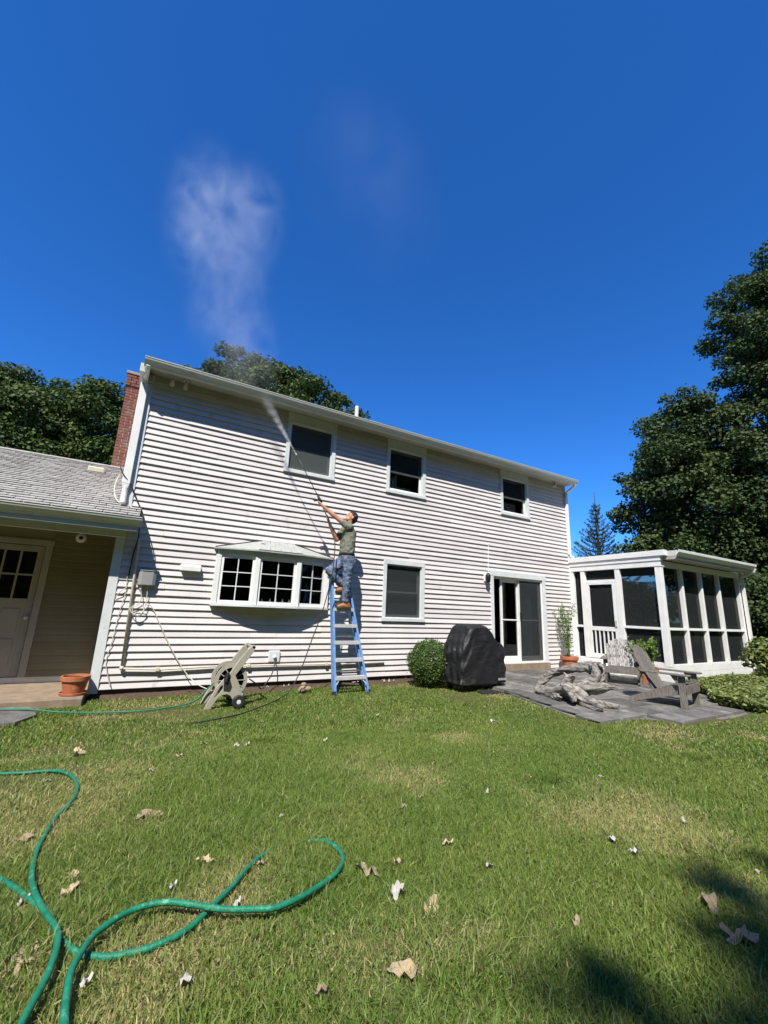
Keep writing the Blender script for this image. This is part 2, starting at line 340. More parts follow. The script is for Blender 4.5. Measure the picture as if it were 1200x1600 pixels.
# chimney: joined small bricks (too small to pick apart) with corbelled cap
CX0, CX1, CY0, CY1 = -.98, -.46, 3.1, 4.0
core = MB().box(CX0+.008, CX1-.002, CY0+.008, CY1-.008, 0, 6.86); ch = core.build('chimney', M['mortar'], house)
bk = MB(); z = 3.6; row = 0
while z < 6.86:
    out = .03 if z > 6.55 else 0
    for (fixed, a0, a1, ax_) in ((CY0-out, CX0-out, CX1, 'f'), (CX0-out, CY0-out, CY1+out, 'l')):
        x = a0 + (-.11 if row % 2 else 0)
        while x < a1:
            p, q = max(x, a0)+.006, min(x+.21, a1)-.006
            d = rnd.uniform(0, .004)
            if q - p > .02:
                if ax_ == 'f': bk.box(p, q, fixed-d, fixed+.05+out, z+.006, z+.064)
                else: bk.box(fixed-d, fixed+.05+out, p, q, z+.006, z+.064)
            x += .22
    z += .072; row += 1
bk.build('chimney_bricks', M['brick'], ch, kind='stuff')
MB().box(CX0-.05, CX1+.03, CY0-.05, CY1+.05, 6.86, 6.93).build('chimney_cap', M['mortar'], ch, bevel=.01)

# --- windows
def pane(x0, x1, z0, z1, y, par, m='glass'):
    return MB().box(x0, x1, y, y+.004, z0, z1).build('pane', M[m], par)
def window(o, head, kind):
    x0, x1, z0, z1 = o; z1 = min(z1, 5.455); c = .085; hd = head
    cs = MB().box(x0, x0+c, -.047, .05, z0+.07, z1-hd).box(x1-c, x1, -.047, .05, z0+.07, z1-hd).box(x0, x1, -.049, .05, z1-hd+.001, z1-.002)
    cs.box(x0-.01, x1+.01, -.064, .05, z0, z0+.069)
    wd = cs.build('window', M['trim'], house, bevel=.004)
    ix0, ix1, iz0, iz1 = x0+c, x1-c, z0+.07, z1-hd
    # jamb liner
    j = MB().box(ix0-.002, ix0+.018, -.005, .14, iz0, iz1).box(ix1-.018, ix1+.002, -.005, .14, iz0, iz1).box(ix0+.018, ix1-.018, -.005, .14, iz1-.018, iz1).box(ix0+.018, ix1-.018, -.02, .14, iz0-.002, iz0+.018)
    j.build('jamb', M['trim'], wd)
    a0, a1, b0, b1 = ix0+.018, ix1-.018, iz0+.018, iz1-.018; mid = (b0+b1)/2 - .02; t = .04
    s1 = MB().box(a0, a0+t, .075, .105, mid-.02, b1).box(a1-t, a1, .075, .105, mid-.02, b1).box(a0+t, a1-t, .075, .105, b1-t, b1).box(a0+t, a1-t, .075, .105, mid-.02, mid+.02)
    s1.build('sash', M['white'], wd)
    s2 = MB().box(a0, a0+t, .040, .070, b0, mid+.021).box(a1-t, a1, .040, .070, b0, mid+.021).box(a0+t, a1-t, .040, .070, b0, b0+.055).box(a0+t, a1-t, .040, .070, mid-.019, mid+.021)
    s2.build('sash', M['white'], wd)
    pane(a0+t, a1-t, mid+.02, b1-t, .088, wd); pane(a0+t, a1-t, b0+.055, mid-.019, .053, wd)
    if kind == 'screen':
        MB().box(a0, a1, .018, .021, b0, b1).build('insect_screen', M['screenpale'], wd)
    if kind == 'half':
        MB().box(a0, a1, .018, .021, mid, b1).build('insect_screen', M['screenglass'], wd)
    if kind == 'shade':
        MB().box(a0+.01, a1-.01, .17, .175, b0, b1-.10).build('roller_shade', M['curtain'], wd)
        MB().box(a0, a1, .018, .021, b0, b1).build('insect_screen', M['screenglass'], wd)
    # room behind
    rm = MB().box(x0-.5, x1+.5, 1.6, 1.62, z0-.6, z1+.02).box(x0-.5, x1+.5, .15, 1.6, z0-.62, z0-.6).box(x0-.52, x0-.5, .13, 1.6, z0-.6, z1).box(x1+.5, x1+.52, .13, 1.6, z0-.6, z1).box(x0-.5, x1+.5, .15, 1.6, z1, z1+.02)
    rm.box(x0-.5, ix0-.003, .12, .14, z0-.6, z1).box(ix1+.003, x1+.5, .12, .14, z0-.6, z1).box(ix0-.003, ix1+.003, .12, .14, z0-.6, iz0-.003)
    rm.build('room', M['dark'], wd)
    return wd
w1 = window(OPEN[0], .225, 'screen'); w2 = window(OPEN[1], .225, 'half'); w3 = window(OPEN[2], .225, 'half'); w4 = window(OPEN[3], .11, 'shade')
cz = MB()
for i in range(7): cz.box(4.74+.045*i, 4.775+.045*i, .22+.02*(i % 2), .235+.02*(i % 2), 4.22, 4.62+.04*math.sin(i*1.3))
cz.box(5.05, 5.5, .3, .34, 4.30, 4.42)
cz.build('curtain', M['curtain'], w2)
MB().box(8.45, 9.2, .3, .31, 4.24, 4.62).build('curtain', M['curtain'], w3)

# --- sliding door
dx0, dx1, dz0, dz1 = 7.84, 9.925, .13, 2.585
dc = MB().box(dx0, dx0+.10, -.047, .05, dz0, dz1-.14).box(dx1-.12, dx1, -.047, .05, dz0-.02, dz1-.14).box(dx0-.02, dx1+.02, -.051, .05, dz1-.139, dz1)
sd = dc.build('sliding_door', M['trim'], house, bevel=.004)
fr = MB(); a0, a1, b0, b1 = dx0+.10, dx1-.12, .26, dz1-.14
fr.box(a0, a0+.04, .0, .14, b0, b1).box(a1-.04, a1, .0, .14, b0, b1).box(a0+.04, a1-.04, .0, .14, b1-.05, b1).box(a0+.04, a1-.04, -.03, .14, b0, b0+.035)
fr.build('door_frame', M['white'], sd)
MB().box(dx0-.02, dx1, -.09, .05, .08, .258).build('door_step', M['concrete'], sd)
def slider(x0, x1, y):
    t = .065; s = MB().box(x0, x0+t, y, y+.04, b0+.036, b1-.051).box(x1-t, x1, y, y+.04, b0+.036, b1-.051).box(x0+t, x1-t, y, y+.04, b1-.13, b1-.051).box(x0+t, x1-t, y, y+.04, b0+.036, b0+.17)
    s.build('door_panel', M['white'], sd); pane(x0+t, x1-t, b0+.17, b1-.13, y+.018, sd)
slider(a0+.36, a0+1.02, .085); slider(a0+.98, a1-.042, .035)
MB().box(a0+1.0, a1-.04, .012, .016, b0+.05, b1-.06).build('insect_screen', M['screenglass'], sd)
MB().box(a0+.40, a0+.99, .075, .082, 1.33, 1.36).box(a0+1.06, a1-.12, .022, .03, 1.33, 1.365).build('push_bar', M['white'], sd)
MB().box(a0+1.005, a0+1.03, -.02, .035, 1.35, 1.55).build('handle', M['black'], sd)
cz = MB()
for i in range(8): cz.box(9.28+.05*i, 9.32+.05*i, .25+.02*(i % 2), .27+.02*(i % 2), .35, 2.38)
cz.build('curtain', M['curtain'], sd)
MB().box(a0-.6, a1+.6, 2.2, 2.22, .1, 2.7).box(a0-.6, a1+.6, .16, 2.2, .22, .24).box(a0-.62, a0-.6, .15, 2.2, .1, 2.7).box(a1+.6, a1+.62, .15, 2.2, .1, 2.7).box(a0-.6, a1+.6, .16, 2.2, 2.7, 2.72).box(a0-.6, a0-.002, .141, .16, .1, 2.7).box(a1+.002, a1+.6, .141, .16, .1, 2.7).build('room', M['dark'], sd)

# --- bay window
P0, P1, P2, P3, P4, P5 = (1.17,.0), (1.17,-.09), (1.83,-.25), (2.62,-.25), (3.28,-.09), (3.28,.0)
bz0, bz1 = 1.47, 2.40
bay = MB().prism([(1.12,.02),(1.12,-.11),(1.815,-.29),(2.635,-.29),(3.33,-.11),(3.33,.02)], 'z', 1.425, bz0-.002).build('bay_window', M['trim'], house, bevel=.004)
MB().prism([(1.20,.02),(1.20,-.07),(1.83,-.235),(2.62,-.235),(3.25,-.07),(3.25,.02)], 'z', 1.405, 1.424).build('underside', M['soffit'], bay)
MB().prism([(1.15,.02),(1.15,-.10),(1.825,-.27),(2.625,-.27),(3.30,-.10),(3.30,.02)], 'z', 2.335, 2.425).build('head_board', M['trim'], bay, bevel=.003)
def ring(off): return [(1.17-off,.0),(1.17-off,-.09-off*.6),(1.83-off*.3,-.25-off),(2.62+off*.3,-.25-off),(3.28+off,-.09-off*.6),(3.28+off,.0)]
lo = ring(.09); hi = [(1.86,.0),(1.88,-.005),(1.92,-.02),(2.56,-.02),(2.60,-.005),(2.62,.0)]
rv = [(x,y,2.427) for x,y in lo] + [(x,y,2.452) for x,y in lo] + [(x,y,2.665) for x,y in hi]
rfaces = [(0,1,2,3,4,5)] + [(i,i+1,7+i,6+i) for i in range(5)] + [(6+i,7+i,13+i,12+i) for i in range(5)] + [(12,13,14,15,16,17)]
bayroof = MB().add(rv, rfaces).build('bay_roof', M['greenshingle'], bay)
def lerp(a, b, t): return tuple(a[i]+(b[i]-a[i])*t for i in range(len(a)))
tb = MB()      # shingle tabs lying on the front slope
A0, A1, B0, B1 = (lo[2][0],lo[2][1],2.453), (lo[3][0],lo[3][1],2.453), (1.92,-.02,2.666), (2.56,-.02,2.666)
for r_ in range(3):
    t0, t1 = r_/3, (r_+1.12)/3
    for c_ in range(4):
        u0, u1 = (c_ + (.5 if r_ % 2 else 0))/4+.004, min(1, (c_+1+(.5 if r_ % 2 else 0))/4)-.004
        if u1 - u0 < .02: continue
        q = [lerp(lerp(A0,A1,u),lerp(B0,B1,u),t) for u,t in ((u0,t0),(u1,t0),(u1,t1),(u0,t1))]
        tb.hexa([(x,y-.001,z+.001) for x,y,z in q] + [(x,y-.008,z+.010+(.004*rnd.random())) for x,y,z in q])
tb.build('shingle_tabs', M['greenshingle'], bayroof, kind='stuff') if False else tb.build('shingle_tabs', M['greenshingle'], bay, kind='stuff')
ridge = [(1.08,-.14,2.46),(1.90,-.012,2.672),(2.58,-.012,2.672),(3.37,-.14,2.46)]
MB().tube(ridge, .012, 6).build('flashing', M['rubber'], bay)
for pt in (P1, P2, P3, P4):
    MB().box(pt[0]-.045, pt[0]+.045, pt[1]-.012, pt[1]+.07, bz0, 2.334).build('mullion', M['white'], bay, bevel=.006)
MB().box(1.16, 1.20, -.06, .02, bz0, 2.334).box(3.25, 3.29, -.06, .02, bz0, 2.334).build('flank_board', M['trim'], bay)
for (A, B) in ((P1,P2),(P2,P3),(P3,P4)):
    d = Vector((B[0]-A[0], B[1]-A[1], 0)); Ln = d.length; d.normalize(); nrm = Vector((d.y, -d.x, 0))
    def fb(u0, u1, v0, v1, y0, y1):
        q = []
        for v in (v0, v1):
            for (u, y) in ((u0,y0),(u1,y0),(u1,y1),(u0,y1)):
                p = Vector((A[0],A[1],0)) + d*u - nrm*y; q.append((p.x, p.y, v))
        return q
    a, b = .046, Ln-.046; t = .045
    f_ = MB()
    for q in (fb(a,a+t,bz0,2.334,.02,.055), fb(b-t,b,bz0,2.334,.02,.055), fb(a+t,b-t,bz0,bz0+.06,.02,.055), fb(a+t,b-t,2.28,2.334,.02,.055)): f_.hexa(q)
    f_.build('casement_frame', M['white'], bay)
    g0, g1, h0, h1 = a+t, b-t, bz0+.06, 2.28
    mu = MB(); mu.hexa(fb((g0+g1)/2-.009,(g0+g1)/2+.009,h0,h1,.026,.044))
    for k in (1, 2): zz = h0+(h1-h0)*k/3; mu.hexa(fb(g0,g1,zz-.008,zz+.008,.024,.0455))
    mu.build('muntin', M['trim'], bay)
    for c_ in range(2):
        for r_ in range(3):
            u0 = g0 + (g1-g0)*c_/2; v0 = h0 + (h1-h0)*r_/3
            MB().hexa(fb(u0+.001,u0+(g1-g0)/2-.001,v0+.001,v0+(h1-h0)/3-.001,.033,.037)).build('pane', M['glass'], bay)
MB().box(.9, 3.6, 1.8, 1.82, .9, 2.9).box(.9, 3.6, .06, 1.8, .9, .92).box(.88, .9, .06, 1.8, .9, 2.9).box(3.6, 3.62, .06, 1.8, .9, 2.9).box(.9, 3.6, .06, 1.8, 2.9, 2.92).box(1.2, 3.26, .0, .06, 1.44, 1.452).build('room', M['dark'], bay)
bp = MB()   # things standing on the inner sill
for i in range(5): bp.lathe([(.02,0),(.028,.02),(.026,.07),(.012,.09),(.012,.12)], (2.0+.13*i+.03*rnd.random(), -.12, bz0+.0), 10)
bp.build('sill_ornaments', M['curtain'], bay)

# --- downspouts
ds = MB().box(-.505, -.385, -.115, -.032, 3.36, 5.22)
ds.hexa([(-.480,-.105,3.28),(-.405,-.105,3.28),(-.405,-.04,3.28),(-.480,-.04,3.28),(-.502,-.113,3.359),(-.388,-.113,3.359),(-.388,-.034,3.359),(-.502,-.034,3.359)])
ds.tube([(-.44,-.07,5.20),(-.44,-.12,5.30),(-.43,-.36,5.38),(-.42,-.41,5.43)], .042, 10)
ds.tube([(-.44,-.07,3.32),(-.44,-.07,3.20),(-.44,-.10,3.02)], .045, 12)
ds.build('downspout', M['white'], house, bevel=.008)
d2 = MB().box(11.0, 11.09, -.10, -.028, 3.30, 5.12).tube([(11.05,-.06,5.10),(11.05,-.10,5.24),(11.06,-.36,5.37),(11.06,-.41,5.43)], .042, 10).tube([(11.05,-.065,3.34),(11.07,-.065,3.27),(11.22,-.065,3.235)], .042, 10)
d2.build('downspout', M['white'], house, bevel=.008)

# ------------------------------------------------------------------ left wing with breezeway
wing = thing('breezeway_wing', 'low tan wing with shingled roof and shaded entry left of the main house', 'building', (-3.2, 2.0, 0))
WL = -6.5
for k in range(22):
    z = .19 + k*CRS
    clapboard(-1.37, -.46, z, wing, 1.0, 'beige'); clapboard(WL, -2.48, z, wing, 1.0, 'beige')
MB().box(-2.48, -1.37, .985, 1.05, 2.405, 2.66).build('wall_panel', M['beige'], wing)
MB().box(WL, -.46, .99, 1.06, .10, .19).build('base_board', M['trim'], wing)
MB().box(WL, -.46, 1.06, 1.10, .1, 2.66).build('back_panel', M['dark'], wing)
MB().box(WL, XL, 5.0, 5.06, 0, 2.6).build('rear_wall', M['beige'], wing)
MB().box(WL-.04, WL, -.3, 5.06, 0, 2.7).build('end_wall', M['beige'], wing)
MB().box(WL, -.45, -.40, 1.06, 2.60, 2.62).build('ceiling', M['soffit'], wing)
MB().box(WL, -.32, -.30, -.21, 2.435, 2.575).build('beam', M['gutter'], wing, bevel=.005)
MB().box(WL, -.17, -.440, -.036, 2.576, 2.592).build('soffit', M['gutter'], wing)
MB().box(WL, -.16, -.462, -.442, 2.53, 2.735).build('fascia', M['gutter'], wing)
gp = [(-.464,2.600),(-.480,2.600),(-.502,2.635),(-.558,2.695),(-.567,2.725),(-.574,2.730),(-.574,2.744),(-.562,2.744),(-.558,2.725),(-.549,2.698),(-.494,2.640),(-.475,2.610),(-.464,2.610)]
MB().prism(gp, 'x', WL, -.115).build('gutter', M['gutter'], wing)
MB().prism([(-.464,2.600),(-.480,2.600),(-.502,2.635),(-.558,2.695),(-.567,2.735),(-.464,2.735)], 'x', -.113, -.108).build('gutter_end_cap', M['gutter'], wing)
MB().prism([(-.44,2.593),(-.036,2.593),(-.036,2.93),(-.44,2.735)], 'x', -.30, -.172).build('eave_end', M['gutter'], wing)
sh = MB(); sl_ = .475
for k in range(29):
    y0 = -.53 + k*.122; z0 = 2.748 + (y0+.53)*sl_; x = WL - (k % 3)*.11
    e1 = -.155 if y0 < -.12 else XL-.002
    while x < e1:
        q = min(x+.32, e1); d = rnd.uniform(0, .006)
        sh.hexa([(x+.003,y0-d,z0+.013+d),(q-.003,y0-d,z0+.013+d),(q-.003,y0+.14,z0+.062),(x+.003,y0+.14,z0+.062),(x+.003,y0-d,z0+.024+d),(q-.003,y0-d,z0+.024+d),(q-.003,y0+.14,z0+.069),(x+.003,y0+.14,z0+.069)])
        x += .325
wr = MB().prism([(-.50,2.738),(3.0,4.40),(3.0,4.36),(-.46,2.715)], 'x', WL, XL).prism([(3.0,4.40),(6.4,2.75),(6.4,2.70),(3.0,4.36)], 'x', WL, XL).build('roof', M['shingle'], wing)
sh.build('shingles', M['shingle'], wr, kind='stuff')
rc = MB(); x = WL
while x < XL-.2: rc.prism([(2.88,4.40),(3.0,4.445),(3.12,4.40),(3.12,4.412),(3.0,4.460),(2.88,4.412)], 'x', x, min(x+.27, XL-.004)); x += .275
rc.build('ridge_cap', M['shingle'], wr)
# entry door
wd = MB().box(-2.48, -2.39, .955, 1.05, .19, 2.31).box(-1.47, -1.372, .955, 1.05, .19, 2.31).box(-2.49, -1.362, .95, 1.05, 2.311, 2.404).build('entry_door', M['doorpaint'], wing, bevel=.005)
sb_ = MB().box(-2.38, -2.20, 1.0, 1.045, .20, 2.30).box(-1.57, -1.48, 1.0, 1.045, .20, 2.30).box(-2.20, -1.57, 1.0, 1.045, 2.20, 2.30).box(-2.20, -1.57, 1.0, 1.045, .20, 1.42)
sb_.build('door_slab', M['doorpaint'], wd, bevel=.004)
for (a, b, c, d) in ((-2.16,-1.93,.38,.78),(-1.86,-1.63,.38,.78),(-2.16,-1.93,.86,1.26),(-1.86,-1.63,.86,1.26)):
    MB().box(a, b, .99, 1.0, c, d).build('door_panel', M['doorpaint'], wd, bevel=.006)
mt = MB().box(-2.20, -1.57, 1.005, 1.03, 1.795, 1.825)
for x in (-1.99, -1.78): mt.box(x-.014, x+.014, 1.003, 1.032, 1.42, 2.20)
mt.build('muntin', M['doorpaint'], wd)
for i in range(3):
    for j in range(2): pane(-2.20+.21*i+.002, -2.20+.21*(i+1)-.002, 1.42+.39*j, 1.42+.39*j+.388, 1.015, wd)
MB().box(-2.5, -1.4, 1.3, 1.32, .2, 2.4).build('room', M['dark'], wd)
MB().ball((-1.53,.955,1.12), .032, 12, 8).tube([(-1.53,1.0,1.12),(-1.53,.96,1.12)], .015, 8).build('door_knob', M['alum'], wd, smooth=True)
# stoop
stp = MB().box(-6.5, -.455, -.50, 1.0, -.05, .095).build('concrete_stoop', M['concrete'], bevel=.012)
tag(stp, 'tan concrete stoop running under the shaded breezeway', 'stoop')
# roof exhaust hood
rv_ = thing('roof_vent', 'small cream vent hood on the low wing roof', 'vent', (-1.12, 2.25, 4.06))
MB().hexa([(-1.28,2.1,4.02),(-.98,2.1,4.02),(-.98,2.42,4.10),(-1.28,2.42,4.10),(-1.27,2.08,4.13),(-.99,2.08,4.13),(-.99,2.40,4.19),(-1.27,2.40,4.19)]).build('hood', M['pvc'], rv_, bevel=.02)
MB().hexa([(-1.36,2.0,3.945),(-.90,2.0,3.945),(-.90,2.5,4.185),(-1.36,2.5,4.185),(-1.36,2.0,3.96),(-.90,2.0,3.96),(-.90,2.5,4.20),(-1.36,2.5,4.20)]).build('flange', M['rubber'], rv_)
# round wall lamp under the breezeway
wl = thing('wall_camera', 'round white camera with a dark lens high on the tan wing wall', 'camera', (-1.01, .97, 2.50))
MB().lathe([(.001,0),(.075,0),(.085,-.02),(.075,-.05),(.04,-.06)][::-1], (-1.01,.985,2.50), 20, 'y').build('housing', M['white'], wl, smooth=True)
MB().lathe([(.032,-.062),(.032,-.05)], (-1.01,.985,2.50), 14, 'y').build('lens', M['black'], wl)

# ------------------------------------------------------------------ screened porch
porch = thing('screened_porch', 'white framed screened porch at the right end of the house', 'porch', (13.2, -.6, 0))
PX0, PX1, PY0, PY1 = 11.06, 15.36, -2.56, 1.6
FZ, HZ = .42, 2.79
MB().box(PX0+.02, PX1, PY0+.02, PY1, .05, FZ-.002).build('floor_platform', M['white'], porch)
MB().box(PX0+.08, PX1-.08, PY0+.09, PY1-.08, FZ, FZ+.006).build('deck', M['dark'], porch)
sk = MB()
for k in range(3): sk.box(PX0-.004+.001*k, PX0+.019, PY0, -.03, .06+.118*k, .174+.118*k); sk.box(PX0+.02, PX1, PY0-.002, PY0+.019, .06+.118*k, .174+.118*k)
sk.build('skirt_boards', M['white'], porch)
MB().box(PX0-.012, PX0+.10, PY0-.012, -.028, HZ, 2.93).build('header', M['white'], porch, bevel=.004)
MB().box(PX0+.101, PX1+.01, PY0-.012, PY0+.10, HZ, 2.93).build('header', M['white'], porch, bevel=.004)
MB().box(PX0-.03, PX0+.10, PY0-.03, -.026, 2.931, 3.045).build('fascia', M['white'], porch, bevel=.004)
MB().box(PX0-.06, PX0+.10, PY0-.15, -.022, 3.046, 3.185).build('rake_board', M['white'], porch, bevel=.006)
MB().box(PX0+.101, PX1+.06, PY0-.355, PY1+.1, 3.03, 3.165).build('roof', M['gutter'], porch, bevel=.006)
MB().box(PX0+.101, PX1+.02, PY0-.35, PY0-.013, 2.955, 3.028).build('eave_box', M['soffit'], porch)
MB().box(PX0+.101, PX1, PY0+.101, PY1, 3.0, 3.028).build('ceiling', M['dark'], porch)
MB().prism([(PY0-.356,3.02),(PY0-.37,3.02),(PY0-.39,3.05),(PY0-.44,3.11),(PY0-.448,3.155),(PY0-.448,3.17),(PY0-.436,3.17),(PY0-.43,3.113),(PY0-.382,3.055),(PY0-.366,3.03),(PY0-.356,3.03)], 'x', PX0+.03, PX1+.07).build('gutter', M['white'], porch)
dsp = MB().tube([(PX1+.06,PY0-.40,3.06),(PX1+.06,PY0-.36,2.97),(PX1+.05,PY0-.06,2.82),(PX1+.05,PY0-.05,2.75)], .04, 10).box(PX1+.01, PX1+.09, PY0-.09, PY0-.02, .25, 2.76)
dsp.build('downspout', M['white'], porch)
def post(x0, x1, y0, y1, z0=FZ, z1=HZ): MB().box(x0, x1, y0, y1, z0, z1-.001).build('post', M['white'], porch, bevel=.004)
post(PX0, PX0+.10, -.13, -.03)            # at the house
post(PX0, PX0+.10, -.49, -.36)            # door side
post(PX0, PX0+.10, -1.52, -1.385)
post(PX0, PX0+.13, PY0, -2.42)            # corner
for x in (12.02, 13.02, 14.02): post(x, x+.085, PY0, PY0+.16)
post(PX1-.10, PX1, PY0, PY0+.16)
for y in (-1.2, .2, 1.5): post(PX1-.10, PX1, y, y+.1)
for (a, b) in ((11.19,12.02),(12.105,13.02),(13.105,14.02),(14.105,15.26)):
    MB().box(a+.001, b-.001, PY0+.01, PY0+.08, 1.26, 1.32).build('mid_rail', M['white'], porch, bevel=.003)
    MB().box(a+.001, b-.001, PY0+.01, PY0+.09, FZ, .47).build('bottom_rail', M['white'], porch)
    MB().box(a, b, PY0+.09, PY0+.093, .47, HZ).build('screen', M['screen'], porch)
MB().box(PX0+.01, PX0+.08, -2.419, -1.521, 1.26, 1.32).build('mid_rail', M['white'], porch, bevel=.003)
MB().box(PX0+.01, PX0+.09, -2.419, -1.521, FZ, .50).build('bottom_rail', M['white'], porch)
MB().box(PX0+.01, PX0+.08, -.359, -.131, 1.22, 1.28).build('mid_rail', M['white'], porch)
MB().box(PX0+.01, PX0+.08, -1.384, -.491, 2.435, 2.52).build('transom_bar', M['white'], porch, bevel=.003)
MB().box(PX0+.085, PX0+.088, -2.419, -1.521, .50, HZ).build('screen', M['screen'], porch)
MB().box(PX0+.085, PX0+.088, -.359, -.131, FZ, HZ).build('screen', M['screen'], porch)
MB().box(PX0+.085, PX0+.088, -1.384, -.491, 2.52, HZ).build('screen', M['screen'], porch)
for (a, b) in ((-2.4,-1.2),(-1.1,.2),(.3,1.5)): MB().box(PX1-.055, PX1-.052, a, b, FZ, HZ).build('screen', M['screen'], porch)
MB().box(PX1-.10, PX1-.02, PY0+.17, 1.5, 1.26, 1.32).build('mid_rail', M['white'], porch)
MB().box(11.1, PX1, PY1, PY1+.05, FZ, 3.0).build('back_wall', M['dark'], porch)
MB().box(PX0, PX1, PY1+.051, PY1+.08, .05, 3.03).build('rear_cladding', M['white'], porch)
sdo = MB().box(PX0+.005, PX0+.045, -.60, -.495, .43, 2.43).box(PX0+.005, PX0+.045, -1.38, -1.275, .43, 2.43).box(PX0+.005, PX0+.045, -1.275, -.60, 2.39, 2.43).box(PX0+.005, PX0+.045, -1.275, -.60, 1.15, 1.26).box(PX0+.005, PX0+.045, -1.275, -.60, .43, .55).build('screen_door', M['white'], porch, bevel=.003)
for k in range(5):
    y = -.70 - .12*k; MB().box(PX0+.012, PX0+.038, y-.016, y+.016, .55, 1.15).build('baluster', M['white'], sdo)
MB().box(PX0+.05, PX0+.053, -1.275, -.60, .55, 2.39).build('screen', M['screen'], sdo)
MB().box(PX0-.02, PX0+.004, -1.35, -1.30, 1.28, 1.44).build('handle', M['alum'], sdo)
MB().box(10.75, PX0-.006, -1.45, -.42, .08, .27).build('porch_step', M['white'], porch, bevel=.01)

# ------------------------------------------------------------------ patio
pat = struct(MB().prism([(6.15,.0),(6.2,-2.12),(5.6,-4.28),(6.62,-4.26),(6.85,-4.5),(6.74,-4.82),(8.82,-4.77),(9.04,-4.40),(10.2,-3.6),(11.05,-2.7),(11.05,.0)], 'z', -.05, .064).build('patio', M['slate']))
def pat_span(y):
    l = 6.2 if y > -2.12 else (6.2 + (y+2.12)*.278 if y > -4.28 else 6.82)
    r_ = 10.98 if y > -2.6 else (10.98 + (y+2.6)*1.15 if y > -4.35 else 8.85)
    return l+.01, max(r_, 8.85)
y = -.03
while y > -4.7:
    h = rnd.choice([.30,.42,.42,.55]); y1 = max(y-h, -4.28) if y > -4.2 else y-.46
    a, b = pat_span((y+y1)/2); x = a
    while x < b - .1:
        wv = rnd.choice([.30,.45,.45,.60,.75]); x1 = min(x+wv, b)
        if b - x1 < .16: x1 = b
        g_ = .006; t = rnd.uniform(-.004,.004); t2 = rnd.uniform(-.004,.004)
        sh0 = 0 if x > a+.01 else .278*(y-y1)*.5*(1 if -4.28 < y1 and y < -2.1 else 0)
        MB().hexa([(x+g_+sh0,y1+g_,.06),(x1-g_,y1+g_,.06),(x1-g_,y-g_,.06),(x+g_+sh0,y-g_,.06),(x+g_+sh0*0,y1+g_,.102+t),(x1-g_,y1+g_,.102+t2),(x1-g_,y-g_,.102+t2),(x+g_+sh0,y-g_,.102+t)]).build('paver', M['slate'], pat)
        x = x1
    y = y1
for (pts, lb) in (([(-1.5,-.66),(-.96,-.70),(-.86,-1.10),(-1.0,-1.42),(-1.5,-1.45)], 'grey slate stepping stone in the grass by the concrete stoop'),
                  ([(-1.9,-.55),(-1.06,-.53),(-.98,-.64),(-1.9,-.66)], 'thin dark slate stone against the front of the concrete stoop')):
    tag(MB().prism(pts, 'z', -.02, .045 if pts[0][0] > -1.6 else .04).build('stepping_stone', M['slate'], bevel=.008), lb, 'paving stone')

# ------------------------------------------------------------------ fixtures on the wall
ub = thing('utility_box', 'grey rounded utility box on the siding near the left corner', 'utility box', (.10, -.02, 1.7))
MB().prism([(-.03,-.02),(-.03,-.10),(.02,-.135),(.18,-.135),(.23,-.10),(.23,-.02)], 'z', 1.71, 1.94).build('case', M['greybox'], ub, bevel=.01)
MB().prism([(-.04,-.018),(-.04,-.105),(.018,-.145),(.182,-.145),(.24,-.105),(.24,-.018)], 'z', 1.941, 1.955).build('lid', M['greybox'], ub, bevel=.004)
MB().tube([(.03,-.07,1.71),(.03,-.07,1.64)], .018, 10).build('cable_gland', M['white'], ub)
vh = thing('dryer_vent', 'white louvred vent hood on siding left of the bay window', 'vent', (.74, -.02, 2.0))
MB().prism([(-.02,2.0),(-.115,1.995),(-.115,2.075),(-.02,2.12)], 'x', .58, .895).build('hood', M['white'], vh, bevel=.005)
MB().box(.565, .91, -.026, -.02, 1.985, 2.135).build('wall_plate', M['white'], vh)
ob = thing('outlet_box', 'white weatherproof outlet box low on the siding beside the hose reel', 'outlet', (2.35, -.02, .45))
MB().box(2.25, 2.46, -.065, -.02, .455, .655).build('cover', M['trim'], ob, bevel=.012)
MB().lathe([(.03,-.02),(.034,0),(.02,.02)], (2.36,-.075,.54), 14, 'y').build('spigot', M['trim'], ob, smooth=True)
cn = thing('conduit', 'cream conduit pipe running down and then along the base of the siding', 'pipe', (-.02, -.05, .4))
MB().tube([(-.115,-.06,2.50),(-.10,-.06,2.2),(-.045,-.065,.44)], .021, 10).build('riser', M['pvc'], cn, smooth=True)
MB().tube([(-.045,-.075,.42),(.5,-.075,.385),(1.35,-.065,.41),(2.6,-.065,.40),(3.9,-.06,.385),(4.72,-.05,.385)], .015, 10).build('run', M['pvc'], cn, smooth=True)
MB().ball((-.045,-.07,.425), .034).build('elbow', M['pvc'], cn, smooth=True)
for x, z in ((.46,.388),(1.9,.405),(3.4,.39)): MB().box(x-.03, x+.03, -.095, -.02, z-.028, z+.028).build('clamp', M['pvc'], cn, bevel=.006)
def cable(name, pts, r_, m, label, cat='cable', group=None, sub=6):
    return tag(MB().tube(smoothpath(pts, sub), r_, 7).build(name, M[m], smooth=True), label, cat, group)
cable('cable', [(-.56,-.1,3.62),(-.50,-.12,3.5),(-.36,-.09,3.33),(-.22,-.05,3.07),(-.13,-.05,2.9),(-.12,-.40,2.76),(-.13,-.2,2.60),(-.13,-.06,2.45),(-.16,-.05,2.2),(-.17,-.04,1.85)], .010, 'rubber', 'black cable hanging over the low gutter down the siding')
